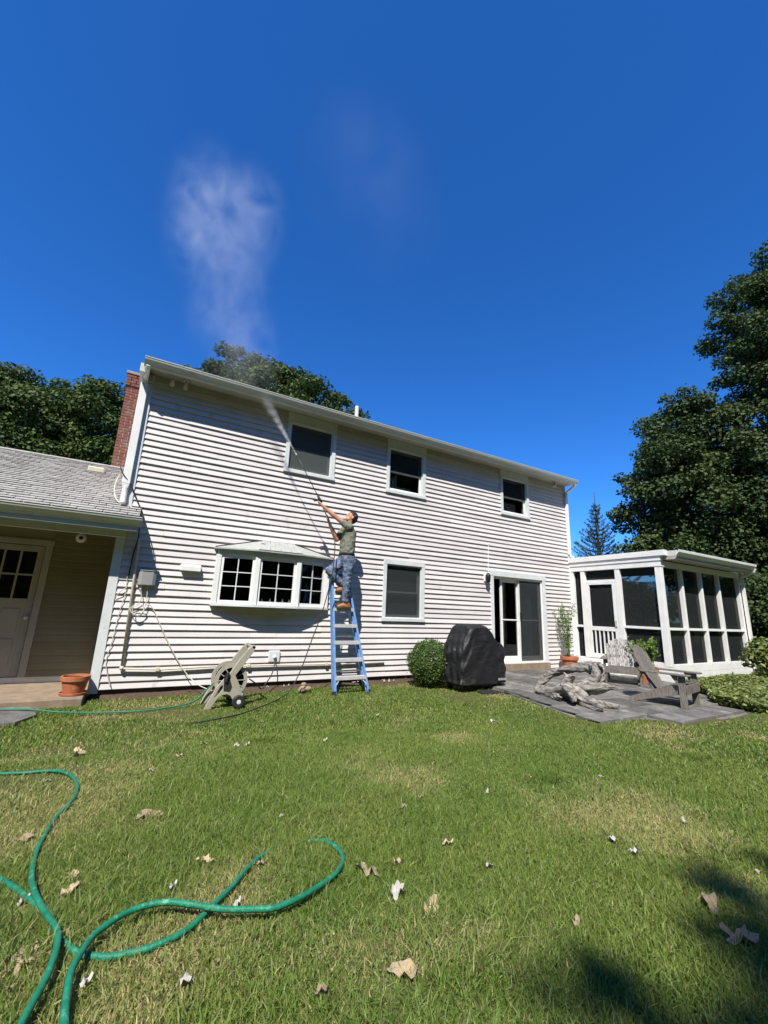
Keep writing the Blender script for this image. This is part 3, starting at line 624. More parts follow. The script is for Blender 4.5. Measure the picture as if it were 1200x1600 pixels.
cable('cable', [(-.72,2.3,4.1),(-.70,1.4,3.68),(-.62,.6,3.30),(-.5,.0,3.05),(-.30,-.05,2.98),(-.2,-.04,2.90),(-.12,-.05,2.74)], .011, 'cable', 'white cable lying across the low wing roof')
cable('cable', [(-.16,-.04,2.15),(-.19,-.05,1.9),(-.17,-.04,1.6),(-.20,-.05,1.35),(-.22,-.04,1.1),(-.24,-.05,.8),(-.27,-.04,.55),(-.24,-.06,.4),(-.15,-.08,.15)], .006, 'cable', 'thin cream cable beside the left corner board')
cable('cable', [(-.17,-.05,1.66),(-.24,-.07,1.6),(-.30,-.05,1.5)], .006, 'cable', 'short cream cable tail ending at the left corner board')
cable('cable', [(.03,-.07,1.65),(.06,-.08,1.50),(.02,-.06,1.38),(-.07,-.08,1.34),(-.02,-.10,1.25),(.08,-.09,1.22),(.13,-.10,1.33),(.06,-.11,1.40),(-.04,-.10,1.37),(.0,-.12,1.24),(.10,-.10,1.26),(.14,-.08,1.45),(.13,-.07,1.62),(.12,-.07,1.72)], .0065, 'cable', 'tangled coil of cream cable below the grey utility box')
cable('cable', [(.13,-.07,1.40),(.24,-.06,1.36),(.40,-.06,1.08),(.62,-.07,.70),(.88,-.10,.33),(1.08,-.3,.16),(1.24,-.62,.12)], .007, 'cable', 'pale cord running diagonally from the coil to the hose reel')
lm = thing('porch_lamp', 'black and white lantern beside the top of the sliding door', 'lamp', (7.68, -.1, 2.3))
MB().box(7.60, 7.70, -.06, -.018, 2.28, 2.46).build('back_plate', M['white'], lm, bevel=.01)
MB().lathe([(.02,-.13),(.05,-.11),(.062,0),(.066,.06),(.05,.09),(.015,.13)], (7.66,-.13,2.37), 14).build('lantern', M['black'], lm, smooth=True)
MB().box(7.73, 7.80, -.07, -.018, 2.32, 2.45).build('junction_box', M['black'], lm, bevel=.01)
MB().tube([(7.765,-.035,2.45),(7.772,-.03,2.8),(7.79,-.03,3.25)], .010, 8).build('conduit', M['white'], lm)
MB().ball((7.795,-.03,3.27), .022).build('hook', M['white'], lm)
def flood(x, z, lab):
    t = thing('flood_light', lab, 'flood light', (x, -.15, z), 'lamps under the upper eave')
    MB().lathe([(.05,.0),(.05,.02)], (x,-.15,5.43), 14).build('base', M['gutter'], t)
    MB().tube([(x,-.15,5.43),(x,-.17,5.37)], .016, 8).build('arm', M['rubber'], t)
    h = MB().lathe([(.018,.045),(.026,.02),(.036,-.015),(.042,-.05),(.038,-.054)], (0,0,0), 14)
    a = R(-38); h.v = [(x+p[0], -.18+p[1]*math.cos(a)-p[2]*math.sin(a)*-1, 5.34+p[2]*math.cos(a)+p[1]*math.sin(a)) for p in h.v]
    h.build('head', M['soffit'], t, smooth=True)
flood(-.02, 5.4, 'leftmost flood light under the upper eave at the left corner')
flood(.20, 5.4, 'second flood light from the left corner under the upper eave')
flood(10.42, 5.4, 'dark flood light under the upper eave near the right downspout')

# ------------------------------------------------------------------ ladder (folded step ladder leaning on the wall)
ld = thing('step_ladder', 'blue fibreglass step ladder leaning against the white siding', 'ladder', (3.5, -.8, 0))
def lp(x, z, off=0): return (x, -.95+.25*z+off*.97, z-off*.24)
def lx(side, z): return 3.205+.012*z if side < 0 else 3.885-.150*z
LT = 2.06
for s in (-1, 1):
    a, b = lp(lx(s,0), .0), lp(lx(s,LT), LT)
    rl = MB().bar(a, b, .018, .075, (1,0,0))
    for o_ in (-.036, .036):
        rl.bar(lp(lx(s,0)-s*.016,.0,o_), lp(lx(s,LT)-s*.016,LT,o_), .034, .006, (1,0,0))
    rl.build('rail', M['blue'], ld)
    MB().bar(lp(lx(s,0), -.01), lp(lx(s,0), .05), .045, .095, (1,0,0)).build('foot', M['rubber'], ld)
    a, b = lp(lx(s,0)-s*.03, .12, .12), lp(lx(s,LT)-s*.02, LT-.05, .10)
    MB().bar(a, b, .022, .05, (1,0,0)).build('rear_rail', M['blue'], ld)
for k in range(6):
    z = .285 + .2965*k; x0, x1 = lx(-1,z)+.010, lx(1,z)-.010; y = -.95+.25*z
    MB().prism([(y-.060,z-.055),(y-.060,z+.002),(y+.045,z+.002),(y+.045,z-.045),(y+.041,z-.045),(y+.041,z-.003),(y-.056,z-.003),(y-.056,z-.055)], 'x', x0, x1).build('step', M['alum'], ld)
    if k in (0, 2, 4): MB().bar(lp(x0+.02,z+.1,.11), lp(x1-.02,z+.1,.11), .03, .008).build('rear_spreader', M['alum'], ld)
for s in (-1, 1):
    MB().bar(lp(lx(s,.27)-s*.12,.262,-.03), lp(lx(s,.10)-s*.014,.12,-.03), .018, .004, (1,0,0)).build('brace', M['alum'], ld)
MB().hexa([lp(lx(-1,LT)-.03,LT,-.05),lp(lx(1,LT)+.03,LT,-.05),lp(lx(1,LT)+.03,LT,.14),lp(lx(-1,LT)-.03,LT,.14),lp(lx(-1,LT)-.03,LT+.06,-.05),lp(lx(1,LT)+.03,LT+.06,-.05),lp(lx(1,LT)+.03,LT+.06,.14),lp(lx(-1,LT)-.03,LT+.06,.14)]).build('top_cap', M['blue'], ld, bevel=.01)
MB().bar(lp(3.36,1.40,-.062), lp(3.46,1.40,-.062), .045, .002).build('sticker', M['white'], ld)

# ------------------------------------------------------------------ person
def blob(name, chains, m, parent, voxel=.009, smooth=6, balls=(), disp=None):
    b = MB()
    for ch in chains:
        for i, (x,y,z,r_) in enumerate(ch):
            b.ball((x,y,z), r_, 14, 10)
            if i:
                p = ch[i-1]; b.tube([p[:3], (x,y,z)], [p[3], r_], 14)
    for (c, r_, sc) in balls: b.ball(c, r_, 16, 12, sc)
    o = b.build(name, m, parent, smooth=True)
    rm = o.modifiers.new('remesh', 'REMESH'); rm.mode = 'VOXEL'; rm.voxel_size = voxel; rm.use_smooth_shade = True
    if smooth:
        sm = o.modifiers.new('smooth', 'SMOOTH'); sm.iterations = smooth; sm.factor = .5
    if disp:
        tx = bpy.data.textures.new(name+'_t', 'CLOUDS'); tx.noise_scale = disp[0]; tx.noise_depth = 4
        d = o.modifiers.new('disp', 'DISPLACE'); d.texture = tx; d.strength = disp[1]; d.texture_coords = 'GLOBAL'
    return o
per = thing('person', 'person in green tee shirt, jeans and tan boots spraying upward from the ladder', 'person', (3.45, -.62, 1.47))
# joints (left side of the body faces the camera)
hipN, kneeN, ankN = (3.475,-.68,2.36), (3.44,-.685,1.985), (3.45,-.66,1.60)
hipF, kneeF, ankF = (3.43,-.50,2.39), (3.13,-.55,2.16), (3.41,-.555,1.90)
pel, bel, che, nck, hdc = (3.455,-.59,2.44), (3.465,-.585,2.68), (3.49,-.58,2.92), (3.475,-.58,3.10), (3.515,-.58,3.265)
shN, elN, wrN, haN = (3.42,-.745,3.02), (3.155,-.66,3.20), (2.935,-.585,3.375), (2.86,-.56,3.435)
shF, elF, wrF, haF = (3.42,-.425,3.00), (3.285,-.44,2.80), (3.10,-.47,3.09), (3.045,-.50,3.175)
fdir = Vector((-.83, 0, .56)).normalized()          # face looks up and to the left
fup = Vector((.56, 0, .83)).normalized(); fsd = Vector((0,1,0))
def hd(f, u, s): p = Vector(hdc) + fdir*f + fup*u + fsd*s; return (p.x, p.y, p.z)
body = [
 [(*pel,.13),(*bel,.115),(*che,.12)], [(3.455,-.66,2.44,.11),(3.47,-.66,2.9,.105)], [(3.455,-.51,2.44,.11),(3.47,-.50,2.9,.105)],
 [(*che,.11),(3.482,-.58,3.05,.085),(3.478,-.58,3.13,.056),hd(-.005,-.06,0)+(.058,)],
 [(3.46,-.60,3.0,.09),(*shN,.062),(*lerp(shN,elN,.5),.057),(*elN,.046),(*lerp(elN,wrN,.3),.050),(*lerp(elN,wrN,.7),.040),(*wrN,.029),(*haN,.026)],
 [(3.46,-.56,3.0,.09),(*shF,.062),(*lerp(shF,elF,.5),.057),(*elF,.046),(*lerp(elF,wrF,.3),.050),(*lerp(elF,wrF,.7),.040),(*wrF,.029),(*haF,.026)],
 [(*hipN,.105),(*lerp(hipN,kneeN,.5),.085),(*kneeN,.060),(*lerp(kneeN,ankN,.35),.060),(*ankN,.040)],
 [(*hipF,.105),(*lerp(hipF,kneeF,.5),.085),(*kneeF,.060),(*lerp(kneeF,ankF,.35),.060),(*ankF,.040)],
 [hd(.05,-.085,0)+(.045,), hd(.02,-.06,0)+(.06,)],                      # jaw
 [hd(.085,.01,0)+(.014,), hd(.108,-.022,0)+(.014,)],                    # nose
 [hd(.088,-.055,-.015)+(.012,), hd(.092,-.055,0)+(.013,), hd(.088,-.055,.015)+(.012,)],   # mouth
 [hd(.085,.028,-.035)+(.014,), hd(.092,.028,0)+(.013,), hd(.085,.028,.035)+(.014,)],      # brow
 [hd(-.01,-.005,-.078)+(.018,), hd(-.012,-.03,-.078)+(.014,)], [hd(-.01,-.005,.078)+(.018,), hd(-.012,-.03,.078)+(.014,)],  # ears
]
wdir = (Vector((2.293,-.52,4.341)) - Vector((3.01,-.52,3.238))).normalized()
def hand(c, wr, side):
    c = Vector(c); a = (c - Vector(wr)).normalized(); sd = Vector((0,1,0)); across = wdir
    out = [[tuple(c + across*o_) + (.020,) for o_ in (-.03, 0, .03)], [tuple(Vector(wr))+(.025,), tuple(c)+(.024,)]]
    base = c + a*.025
    for i, ln in enumerate((.070,.080,.076,.060)):
        b0 = base + across*(.036-.024*i); n_ = side*sd
        p1 = b0 + a*.030 + n_*.014; p2 = p1 + n_*.030 - a*.006; p3 = p2 - a*(ln-.05)
        out.append([tuple(b0)+(.0105,), tuple(p1)+(.010,), tuple(p2)+(.0095,), tuple(p3)+(.0085,)])
    tb0 = c + across*.030 - a*.005
    out.append([tuple(tb0)+(.012,), tuple(tb0+across*.028+sd*side*.012)+(.011,), tuple(tb0+across*.046+sd*side*.030+a*.012)+(.009,)])
    return out
body += hand(haN, wrN, 1) + hand(haF, wrF, -1)
blob('body', body, M['skin'], per, .0085, 4, balls=[(hd(0,.01,0), .098, (1.0,.80,1.08)), (hd(-.025,.02,0), .094, (1,.84,1))])
shirt = [
 [(3.455,-.60,2.555,.135),(3.465,-.59,2.68,.128),(3.485,-.58,2.92,.135),(3.475,-.58,3.03,.10)],
 [(3.455,-.67,2.555,.115),(3.47,-.67,2.92,.118)], [(3.455,-.50,2.555,.115),(3.47,-.49,2.92,.118)],
 [(3.46,-.62,3.0,.095),(*shN,.082),(*lerp(shN,elN,.50),.068)], [(3.46,-.54,3.0,.095),(*shF,.082),(*lerp(shF,elF,.55),.070)],
 [(3.56,-.60,2.55,.05),(3.58,-.58,2.75,.05),(3.57,-.58,2.98,.05)]]
blob('shirt', shirt, M['shirt'], per, .012, 3, disp=(.07, .04))
jn = [
 [(3.455,-.60,2.47,.138),(3.46,-.60,2.37,.135)], [(3.46,-.66,2.46,.120),(*hipN,.122),(*lerp(hipN,kneeN,.5),.100),(*kneeN,.078),(*lerp(kneeN,ankN,.35),.078),(*lerp(kneeN,ankN,.95),.066)],
 [(3.45,-.52,2.46,.120),(*hipF,.120),(*lerp(hipF,kneeF,.5),.100),(*kneeF,.080),(*lerp(kneeF,ankF,.35),.078),(*lerp(kneeF,ankF,.92),.064)]]
blob('jeans', jn, M['jeans'], per, .012, 3, disp=(.06, .042))
bl = MB().lathe([(.156,-.018),(.161,0),(.156,.018)], (0,0,0), 28); bl.v = [(3.457+x*.93, -.592+y*1.30, 2.505+z+.06*(-x)) for x,y,z in bl.v]
bl.build('belt', M['rubber'], per, smooth=True)
def boot(ank, toe, heel, lab):
    a = Vector(ank); t = Vector(toe); h = Vector(heel)
    o = blob('boot', [[tuple(a+Vector((0,0,.05)))+(.058,), tuple(a)+(.056,), tuple(h+Vector((-.02,0,.045)))+(.046,)], [tuple(h+Vector((-.02,0,.045)))+(.045,), tuple(lerp(h,t,.55))[:2]+(lerp(h,t,.55)[2]+.05,.047), tuple(t+Vector((.035,0,.036)))+(.038,)]], M['boot'], per, .009, 4)
    zb = min(t.z, h.z)
    MB().prism([(h.x+.03,h.y-.03),(h.x+.035,h.y+.02),(h.x,h.y+.042),(t.x+.06,t.y+.046),(t.x,t.y+.03),(t.x-.012,t.y),(t.x,t.y-.035),(t.x+.06,t.y-.048),(h.x,h.y-.042)], 'z', zb-.002, zb+.022).build('sole', M['sole'], o, bevel=.004)
boot(ankN, (3.29,-.655,1.466), (3.545,-.655,1.466), '')
boot(ankF, (3.275,-.575,1.768), (3.50,-.56,1.768), '')
blob('hair', [[hd(-.02,.03,-.062)+(.034,), hd(-.045,-.01,-.058)+(.032,)], [hd(-.02,.03,.062)+(.034,), hd(-.045,-.01,.058)+(.032,)], [hd(-.045,.045,-.04)+(.068,), hd(-.025,.072,0)+(.074,), hd(-.045,.045,.04)+(.068,)], [hd(-.02,.075,0)+(.072,), hd(.050,.080,0)+(.042,)], [hd(.01,.06,-.045)+(.048,), hd(.045,.062,-.03)+(.036,)], [hd(.01,.06,.045)+(.048,), hd(.045,.062,.03)+(.036,)], [hd(-.075,-.0,-.035)+(.058,), hd(-.072,-.045,0)+(.056,), hd(-.075,0,.035)+(.058,)]], M['hair'], per, .009, 3, disp=(.02,.012))
ey = MB()
for s in (-1, 1): ey.ball(hd(.086,.006,.034*s), .011, 10, 8)
ey.build('eyes', M['black'], per, smooth=True)

# ------------------------------------------------------------------ spray wand, hoses, water
wn = thing('spray_wand', 'black pressure washer wand pointed at the eave by the person', 'spray wand', (2.9, -.52, 3.4))
W0, W1, W2 = Vector((3.045,-.515,3.165)), Vector((2.815,-.525,3.565)), Vector((2.293,-.52,4.341))
MB().tube([W0, W1], .012, 10).build('lower_tube', M['alum'], wn, smooth=True)
MB().tube([W1, W2], .0085, 8).build('lance', M['black'], wn, smooth=True)
MB().tube([W1-wdir*.10, W1+wdir*.05], [.028,.024], 12).build('grip', M['rubber'], wn, smooth=True)
MB().bar(W1-wdir*.03, W1-wdir*.03+Vector((-.12,0,-.045)), .035, .025).build('handle', M['rubber'], wn, bevel=.006)
MB().tube([W2, W2+wdir*.05], [.014,.010], 10).build('nozzle', M['alum'], wn, smooth=True)
lz = lambda x, y: float(lawn_z(x, y))
cable('pressure_hose', [tuple(W0), (3.10,-.60,2.98), (3.13,-.72,2.68), (3.10,-.80,2.3), (3.05,-.86,2.0), (2.93,-.83,1.40), (2.78,-.80,.90), (2.62,-.80,.40), (2.44,-.86,.10), (2.25,-1.02,.03), (1.96,-1.37,.03), (1.46,-1.92,lz(1.46,-1.92)+.03), (1.1,-2.13,lz(1.1,-2.13)+.02), (.8,-2.16,lz(.8,-2.16)+.0)], .0095, 'rubber', 'thin black pressure hose hanging from the wand down to the lawn', 'hose', sub=8)
def vol_mat(name, density, nodes):
    m = bpy.data.materials.new(name); m.use_nodes = True; t = m.node_tree; t.nodes.remove(t.nodes['Principled BSDF'])
    pv = t.nodes.new('ShaderNodeVolumePrincipled'); pv.inputs['Color'].default_value = (.96,.98,1,1); pv.inputs['Density'].default_value = density; pv.inputs['Anisotropy'].default_value = .0
    t.links.new(pv.outputs[0], t.nodes['Material Output'].inputs['Volume'])
    if nodes: nodes(t, pv)
    return m
def plume_nodes(center, rad, nscale, lo, hi, dens, seed):
    def fn(t, pv):
        N, L = t.nodes, t.links
        tc = N.new('ShaderNodeTexCoord')
        mp = N.new('ShaderNodeMapping'); mp.inputs['Location'].default_value = [-c/r_ for c, r_ in zip(center, rad)]; mp.inputs['Scale'].default_value = [1/r_ for r_ in rad]
        L.new(tc.outputs['Object'], mp.inputs[0])
        ln = N.new('ShaderNodeVectorMath'); ln.operation = 'LENGTH'; L.new(mp.outputs[0], ln.inputs[0])
        fo = N.new('ShaderNodeMapRange'); fo.interpolation_type = 'SMOOTHERSTEP'; fo.inputs[1].default_value = 1; fo.inputs[2].default_value = .15; L.new(ln.outputs['Value'], fo.inputs[0])
        no = N.new('ShaderNodeTexNoise'); no.noise_dimensions = '4D'; no.inputs['W'].default_value = seed; no.inputs['Scale'].default_value = nscale; no.inputs['Detail'].default_value = 6; no.inputs['Roughness'].default_value = .55; no.inputs['Distortion'].default_value = .9
        mp2 = N.new('ShaderNodeMapping'); mp2.inputs['Scale'].default_value = (1,1,.8); L.new(tc.outputs['Object'], mp2.inputs[0]); L.new(mp2.outputs[0], no.inputs['Vector'])
        mr = N.new('ShaderNodeMapRange'); mr.inputs[1].default_value = lo; mr.inputs[2].default_value = hi; L.new(no.outputs[0], mr.inputs[0])
        a = N.new('ShaderNodeMath'); a.operation = 'MULTIPLY'; L.new(mr.outputs[0], a.inputs[0]); L.new(fo.outputs[0], a.inputs[1])
        b = N.new('ShaderNodeMath'); b.operation = 'MULTIPLY'; L.new(a.outputs[0], b.inputs[0]); b.inputs[1].default_value = dens
        L.new(b.outputs[0], pv.inputs['Density'])
    return fn
def plume(center, rad, nscale, lo, hi, dens, seed, label):
    o = MB().ball(center, 1, 24, 16, rad).build('water_mist', vol_mat('water_mist', 0, plume_nodes(center, rad, nscale, lo, hi, dens, seed)), kind='stuff')
    return tag(o, label, 'mist')
plume((.1,.5,9.8), (1.15,1.0,2.3), 1.7, .39, .80, .55, 4.9, 'brightest puff of white water mist, high above the chimney end of the roof')
plume((1.0,.5,10.2), (1.0,1.0,2.0), 1.5, .40, .84, .40, 11.4, 'white water mist puff drifting just right of the brightest puff')
plume((.75,.4,8.0), (1.15,1.0,2.1), 1.6, .42, .82, .34, 7.3, 'thin tail of water mist below the two puffs above the roof')
plume((1.2,.0,6.5), (1.0,.9,1.8), 2.0, .40, .85, .26, 8.2, 'thin water mist rising over the gutter where the spray hits')
plume((4.2,.6,13.6), (3.0,1.6,4.2), .6, .38, .90, .035, 1.2, 'very faint haze of mist drifting right in the upper sky')
js = Vector((1.60,-.38,5.40)); jd = (js - W2)
js = js + jd.normalized()*.10; jd = js - W2; JL = jd.length; ja = jd.normalized()
def spray_nodes(t, pv):
    N, L = t.nodes, t.links
    def vm(op, a=None, b=None):
        n_ = N.new('ShaderNodeVectorMath'); n_.operation = op
        for i, q in enumerate((a, b)):
            if q is None: continue
            if isinstance(q, (tuple, Vector)): n_.inputs[i].default_value = tuple(q)
            else: L.new(q, n_.inputs[i])
        return n_
    def mm(op, a, b, clamp=False):
        n_ = N.new('ShaderNodeMath'); n_.operation = op; n_.use_clamp = clamp
        for i, q in enumerate((a, b)):
            if isinstance(q, (int, float)): n_.inputs[i].default_value = q
            else: L.new(q, n_.inputs[i])
        return n_.outputs[0]
    tc = N.new('ShaderNodeTexCoord'); d = vm('SUBTRACT', tc.outputs['Object'], W2); dot = vm('DOT_PRODUCT', d.outputs[0], ja).outputs['Value']
    sc_ = N.new('ShaderNodeVectorMath'); sc_.operation = 'SCALE'; sc_.inputs[0].default_value = tuple(ja); L.new(dot, sc_.inputs['Scale'])
    perp = vm('LENGTH', vm('SUBTRACT', d.outputs[0], sc_.outputs[0]).outputs[0]).outputs['Value']
    tt = mm('DIVIDE', dot, JL); rad = mm('ADD', mm('MULTIPLY', mm('POWER', tt, 1.3), .15), .012)
    fall = mm('POWER', mm('SUBTRACT', 1.0, mm('DIVIDE', perp, rad), True), 1.2)
    no = N.new('ShaderNodeTexNoise'); no.inputs['Scale'].default_value = 9; no.inputs['Detail'].default_value = 4; L.new(tc.outputs['Object'], no.inputs['Vector'])
    nz = mm('MULTIPLY', mm('SUBTRACT', no.outputs[0], .25, True), 2.4)
    dens = mm('ADD', mm('MULTIPLY', mm('POWER', mm('SUBTRACT', 1.0, tt, True), 2.0), 34.0), 2.6)
    L.new(mm('MULTIPLY', mm('MULTIPLY', dens, fall), nz), pv.inputs['Density'])
jm = MB().tube([W2+ja*.03, W2+jd*.15, W2+jd*.35, W2+jd*.6, W2+jd*.8, W2+jd], [.016,.03,.055,.095,.13,.17], 16)
tag(jm.build('water_spray', vol_mat('water_spray', 0, spray_nodes), kind='stuff'), 'narrow fan of water spraying from the wand up to the eave', 'water spray')

# ------------------------------------------------------------------ garden hoses and reel
pathA = [(-.9,-3.70),(-.666,-3.77),(-.51,-3.831),(-.354,-3.883),(-.241,-4.045),(-.171,-4.28),(-.152,-4.523),(-.171,-4.726),(-.209,-4.918),(-.225,-5.152),(-.229,-5.343),(-.214,-5.547),(-.189,-5.716),(-.151,-5.864),(-.105,-5.998),(-.07,-6.085),(-.058,-6.151),(-.056,-6.239),(-.065,-6.34),(-.084,-6.427),(-.12,-6.6),(-.2,-6.9)]
pathB = [(-.6,-5.3),(-.35,-5.516),(-.309,-5.568),(-.237,-5.688),(-.18,-5.798),(-.126,-5.907),(-.084,-6.019),(-.052,-6.115),(-.024,-6.16),(.013,-6.212),(.084,-6.262),(.146,-6.278),(.209,-6.285),(.286,-6.271),(.351,-6.231),(.414,-6.161),(.502,-6.065),(.613,-5.916),(.713,-5.809),(.81,-5.748),(.891,-5.755),(.951,-5.78),(1.01,-5.833),(1.028,-5.941),(1.004,-6.053),(.931,-6.157),(.836,-6.228),(.72,-6.287),(.612,-6.314),(.547,-6.295),(.444,-6.247),(.347,-6.171),(.267,-6.115),(.195,-6.103),(.126,-6.121),(.071,-6.167),(.039,-6.206),(.011,-6.278),(-.005,-6.345),(-.005,-6.424),(.0,-6.52),(.03,-6.8)]
def lifts(path, base, bumps):
    out = []
    for i, (x, y) in enumerate(path):
        h = base
        for (c, wd_, a) in bumps: h += a*math.exp(-((i-c)/wd_)**2)
        out.append((x, y, lz(x,y)+h))
    return out
HR = .0106
cable('garden_hose', lifts(pathA, .020, [(4,1.5,.012),(13,2,.018),(17,3,.02)]), HR, 'hose', 'green garden hose curving down the left side of the lawn', 'hose', sub=5)
cable('garden_hose', lifts(pathB, .019, [(10.5,2.5,-.012),(19.5,1.8,-.03),(23.5,2,-.006),(32,4,.022),(37,4,.02),(27,3,.012)]), HR, 'hose', 'green garden hose making a large loop in the grass', 'hose', sub=5)
cable('garden_hose', [(-2.2,-.62,.05),(-1.28,-.75,.055),(-.9,-.93,.06),(-.59,-1.05,.035),(.12,-1.28,.035),(.66,-1.16,.03),(.95,-1.02,.06),(1.10,-.98,.20),(1.2,-1.0,.30)], .010, 'hose', 'thin green hose lying along the wall into the hose reel', 'hose')
rl = thing('hose_reel', 'beige plastic hose reel cart standing on the lawn by the wall', 'hose reel', (1.3, -1.05, 0))
def rp(u, v): return (1.05+u*.80, v*.80)
outer = [(0,0),(.06,.14),(.17,.37),(.29,.51),(.39,.62),(.52,.83),(.66,1.01),(.735,1.085),(.775,1.085),(.79,1.04),(.76,.96),(.62,.76),(.47,.55),(.53,.45),(.60,.29),(.65,.17),(.62,.06),(.52,.05),(.47,.13),(.42,.205),(.36,.235),(.29,.225),(.22,.19),(.16,.11),(.10,.0)]
slot = [(.145,.20),(.235,.38),(.275,.39),(.275,.33),(.21,.23),(.155,.185)]
def panel2(y0, y1):
    b = bmesh.new()
    def loop(pts, y): return [b.verts.new((rp(u,v)[0], y, rp(u,v)[1])) for u, v in pts]
    for y in (y0, y1):
        A = loop(outer, y); B = loop(slot, y); es = []
        for Lp in (A, B):
            for i in range(len(Lp)): es.append(b.edges.new((Lp[i], Lp[(i+1) % len(Lp)])))
        bmesh.ops.triangle_fill(b, edges=es, use_beauty=True)
        if y == y0: A0_, B0_ = A, B
    for (P, Q) in ((A0_, A), (B0_, B)):
        for i in range(len(P)): b.faces.new((P[i], P[(i+1) % len(P)], Q[(i+1) % len(Q)], Q[i]))
    bmesh.ops.recalc_face_normals(b, faces=b.faces)
    me = bpy.data.meshes.new('side_panel'); b.to_mesh(me); b.free(); return me
for (y0, y1) in ((-1.34,-1.29),(-.93,-.88)): link('side_panel', panel2(y0, y1), M['reel'], rl, bevel=.004)
dc_ = (rp(.42,.46)[0], 0, rp(.42,.46)[1])
for y in (-1.275, -.955):
    fl = MB()
    for k in range(12):
        a = 2*math.pi*k/12; fl.bar((dc_[0]+.05*math.cos(a), y, dc_[2]+.05*math.sin(a)), (dc_[0]+.20*math.cos(a), y, dc_[2]+.20*math.sin(a)), .028, .012, (0,1,0))
    fl.lathe([(.18,-.008),(.235,-.008),(.235,.008),(.18,.008),(.18,-.008)], (dc_[0],y,dc_[2]), 36, 'y'); fl.lathe([(.07,-.01),(.07,.01)], (dc_[0],y,dc_[2]), 20, 'y')
    fl.build('flange', M['reel'], rl)
MB().lathe([(.07,-1.27),(.07,-.96)], (dc_[0],0,dc_[2]), 20, 'y').build('drum', M['reel'], rl, smooth=True)
coil = []
for i in range(14*24):
    a = 2*math.pi*i/24; q = i/(14*24); ly = int(q*2); yy = -1.25+.27*(q*2-ly if ly == 0 else 1-(q*2-ly)); r_ = .10+.028*ly
    coil.append((dc_[0]+r_*math.cos(a), yy, dc_[2]+r_*math.sin(a)))
MB().tube(coil, .0125, 6).build('hose_coil', M['rubber'], rl, smooth=True)
for y in (-1.39, -.83):
    wh = MB().lathe([(.04,-.03),(.078,-.03),(.088,-.018),(.088,.018),(.078,.03),(.04,.03)], (rp(.56,0)[0],y,.088), 28, 'y').build('wheel', M['rubber'], rl, smooth=False)
    MB().lathe([(.012,-.036),(.03,-.034),(.03,.034),(.012,.036)], (rp(.56,0)[0],y,.088), 14, 'y').build('hub', M['trim'], wh)
MB().tube([(rp(.755,1.045)[0],-1.34,rp(.755,1.045)[1]),(rp(.755,1.045)[0],-.88,rp(.755,1.045)[1])], .020, 12).build('handle_bar', M['reel'], rl, smooth=True)
MB().tube([(rp(.62,.24)[0],-1.29,.16),(rp(.62,.24)[0]+.06,-1.12,.14),(rp(.62,.24)[0],-.93,.16)], .03, 12).build('hose_guide', M['greybox'], rl, smooth=True)
MB().bar((rp(.31,.45)[0],-1.36,rp(.31,.45)[1]), (rp(.34,.62)[0],-1.37,rp(.34,.62)[1]), .03, .03).build('crank', M['rubber'], rl, bevel=.008)
MB().prism([rp(.29,.30),rp(.27,.55),rp(.30,.60),rp(.35,.58),rp(.43,.36),rp(.40,.28)], 'y', -1.346, -1.341).build('crank_recess', M['rubber'], rl)
cable('supply_hose', [(2.36,-.095,.53),(2.35,-.16,.45),(2.27,-.3,.28),(2.14,-.45,.16),(2.0,-.7,.12),(1.85,-.95,.24),(1.70,-1.05,.34)], .010, 'rubber', 'short black hose linking the wall outlet to the hose reel', 'hose')

# ------------------------------------------------------------------ foliage helpers
def leaves(name, P, Nn, size, m, parent=None, tint=None, aspect=.55, kind=None, fold=.25):
    n = len(P); P = np.asarray(P); Nn = np.asarray(Nn); size = np.asarray(size)[:, None]
    Nn = Nn/np.maximum(np.linalg.norm(Nn, axis=1, keepdims=True), 1e-6)
    q = rng.normal(0, 1, (n, 3)); t = q - Nn*(q*Nn).sum(1, keepdims=True); t /= np.maximum(np.linalg.norm(t, axis=1, keepdims=True), 1e-6)
    s = np.cross(Nn, t)
    v = np.empty((n, 4, 3)); v[:,0] = P - t*size*.5; v[:,2] = P + t*size*.5
    v[:,1] = P + s*size*aspect*.5 + Nn*size*fold*.4; v[:,3] = P - s*size*aspect*.5 + Nn*size*fold*.4
    return tri_mesh(name, v.reshape(-1,3), (np.arange(n)[:,None]*4 + np.array([[0,1,2,0,2,3]])).reshape(-1,3), m, parent, None if tint is None else np.repeat(tint, 4), kind)
def tri_mesh(name, v, tri, m, parent, tint, kind=None, smooth=False):
    me = bpy.data.meshes.new(name); nv, nf = len(v), len(tri)
    me.vertices.add(nv); me.vertices.foreach_set('co', v.astype(np.float32).ravel())
    me.loops.add(nf*3); me.loops.foreach_set('vertex_index', tri.astype(np.int32).ravel())
    me.polygons.add(nf); me.polygons.foreach_set('loop_start', np.arange(nf, dtype=np.int32)*3); me.polygons.foreach_set('loop_total', np.full(nf, 3, dtype=np.int32))
    me.update(calc_edges=True)
    if tint is not None:
        at = me.attributes.new('tint', 'FLOAT', 'POINT'); at.data.foreach_set('value', tint.astype(np.float32))
    return link(name, me, m, parent, smooth, 0, kind)
def clump_pts(c, r_, n, sq=.85, shell=.5):
    d = rng.normal(0, 1, (n, 3)); d /= np.linalg.norm(d, axis=1, keepdims=True)
    rad = r_*(shell + (1-shell)*rng.random((n,1))**.6)*(1+.18*np.sin(d[:,:1]*7+c[0])*np.sin(d[:,1:2]*6+c[1]))
    P = np.array(c) + d*rad*np.array([1,1,sq])
    nn = d*.6 + np.array([0,0,.55]) + rng.normal(0,.55,(n,3))
    return P, nn
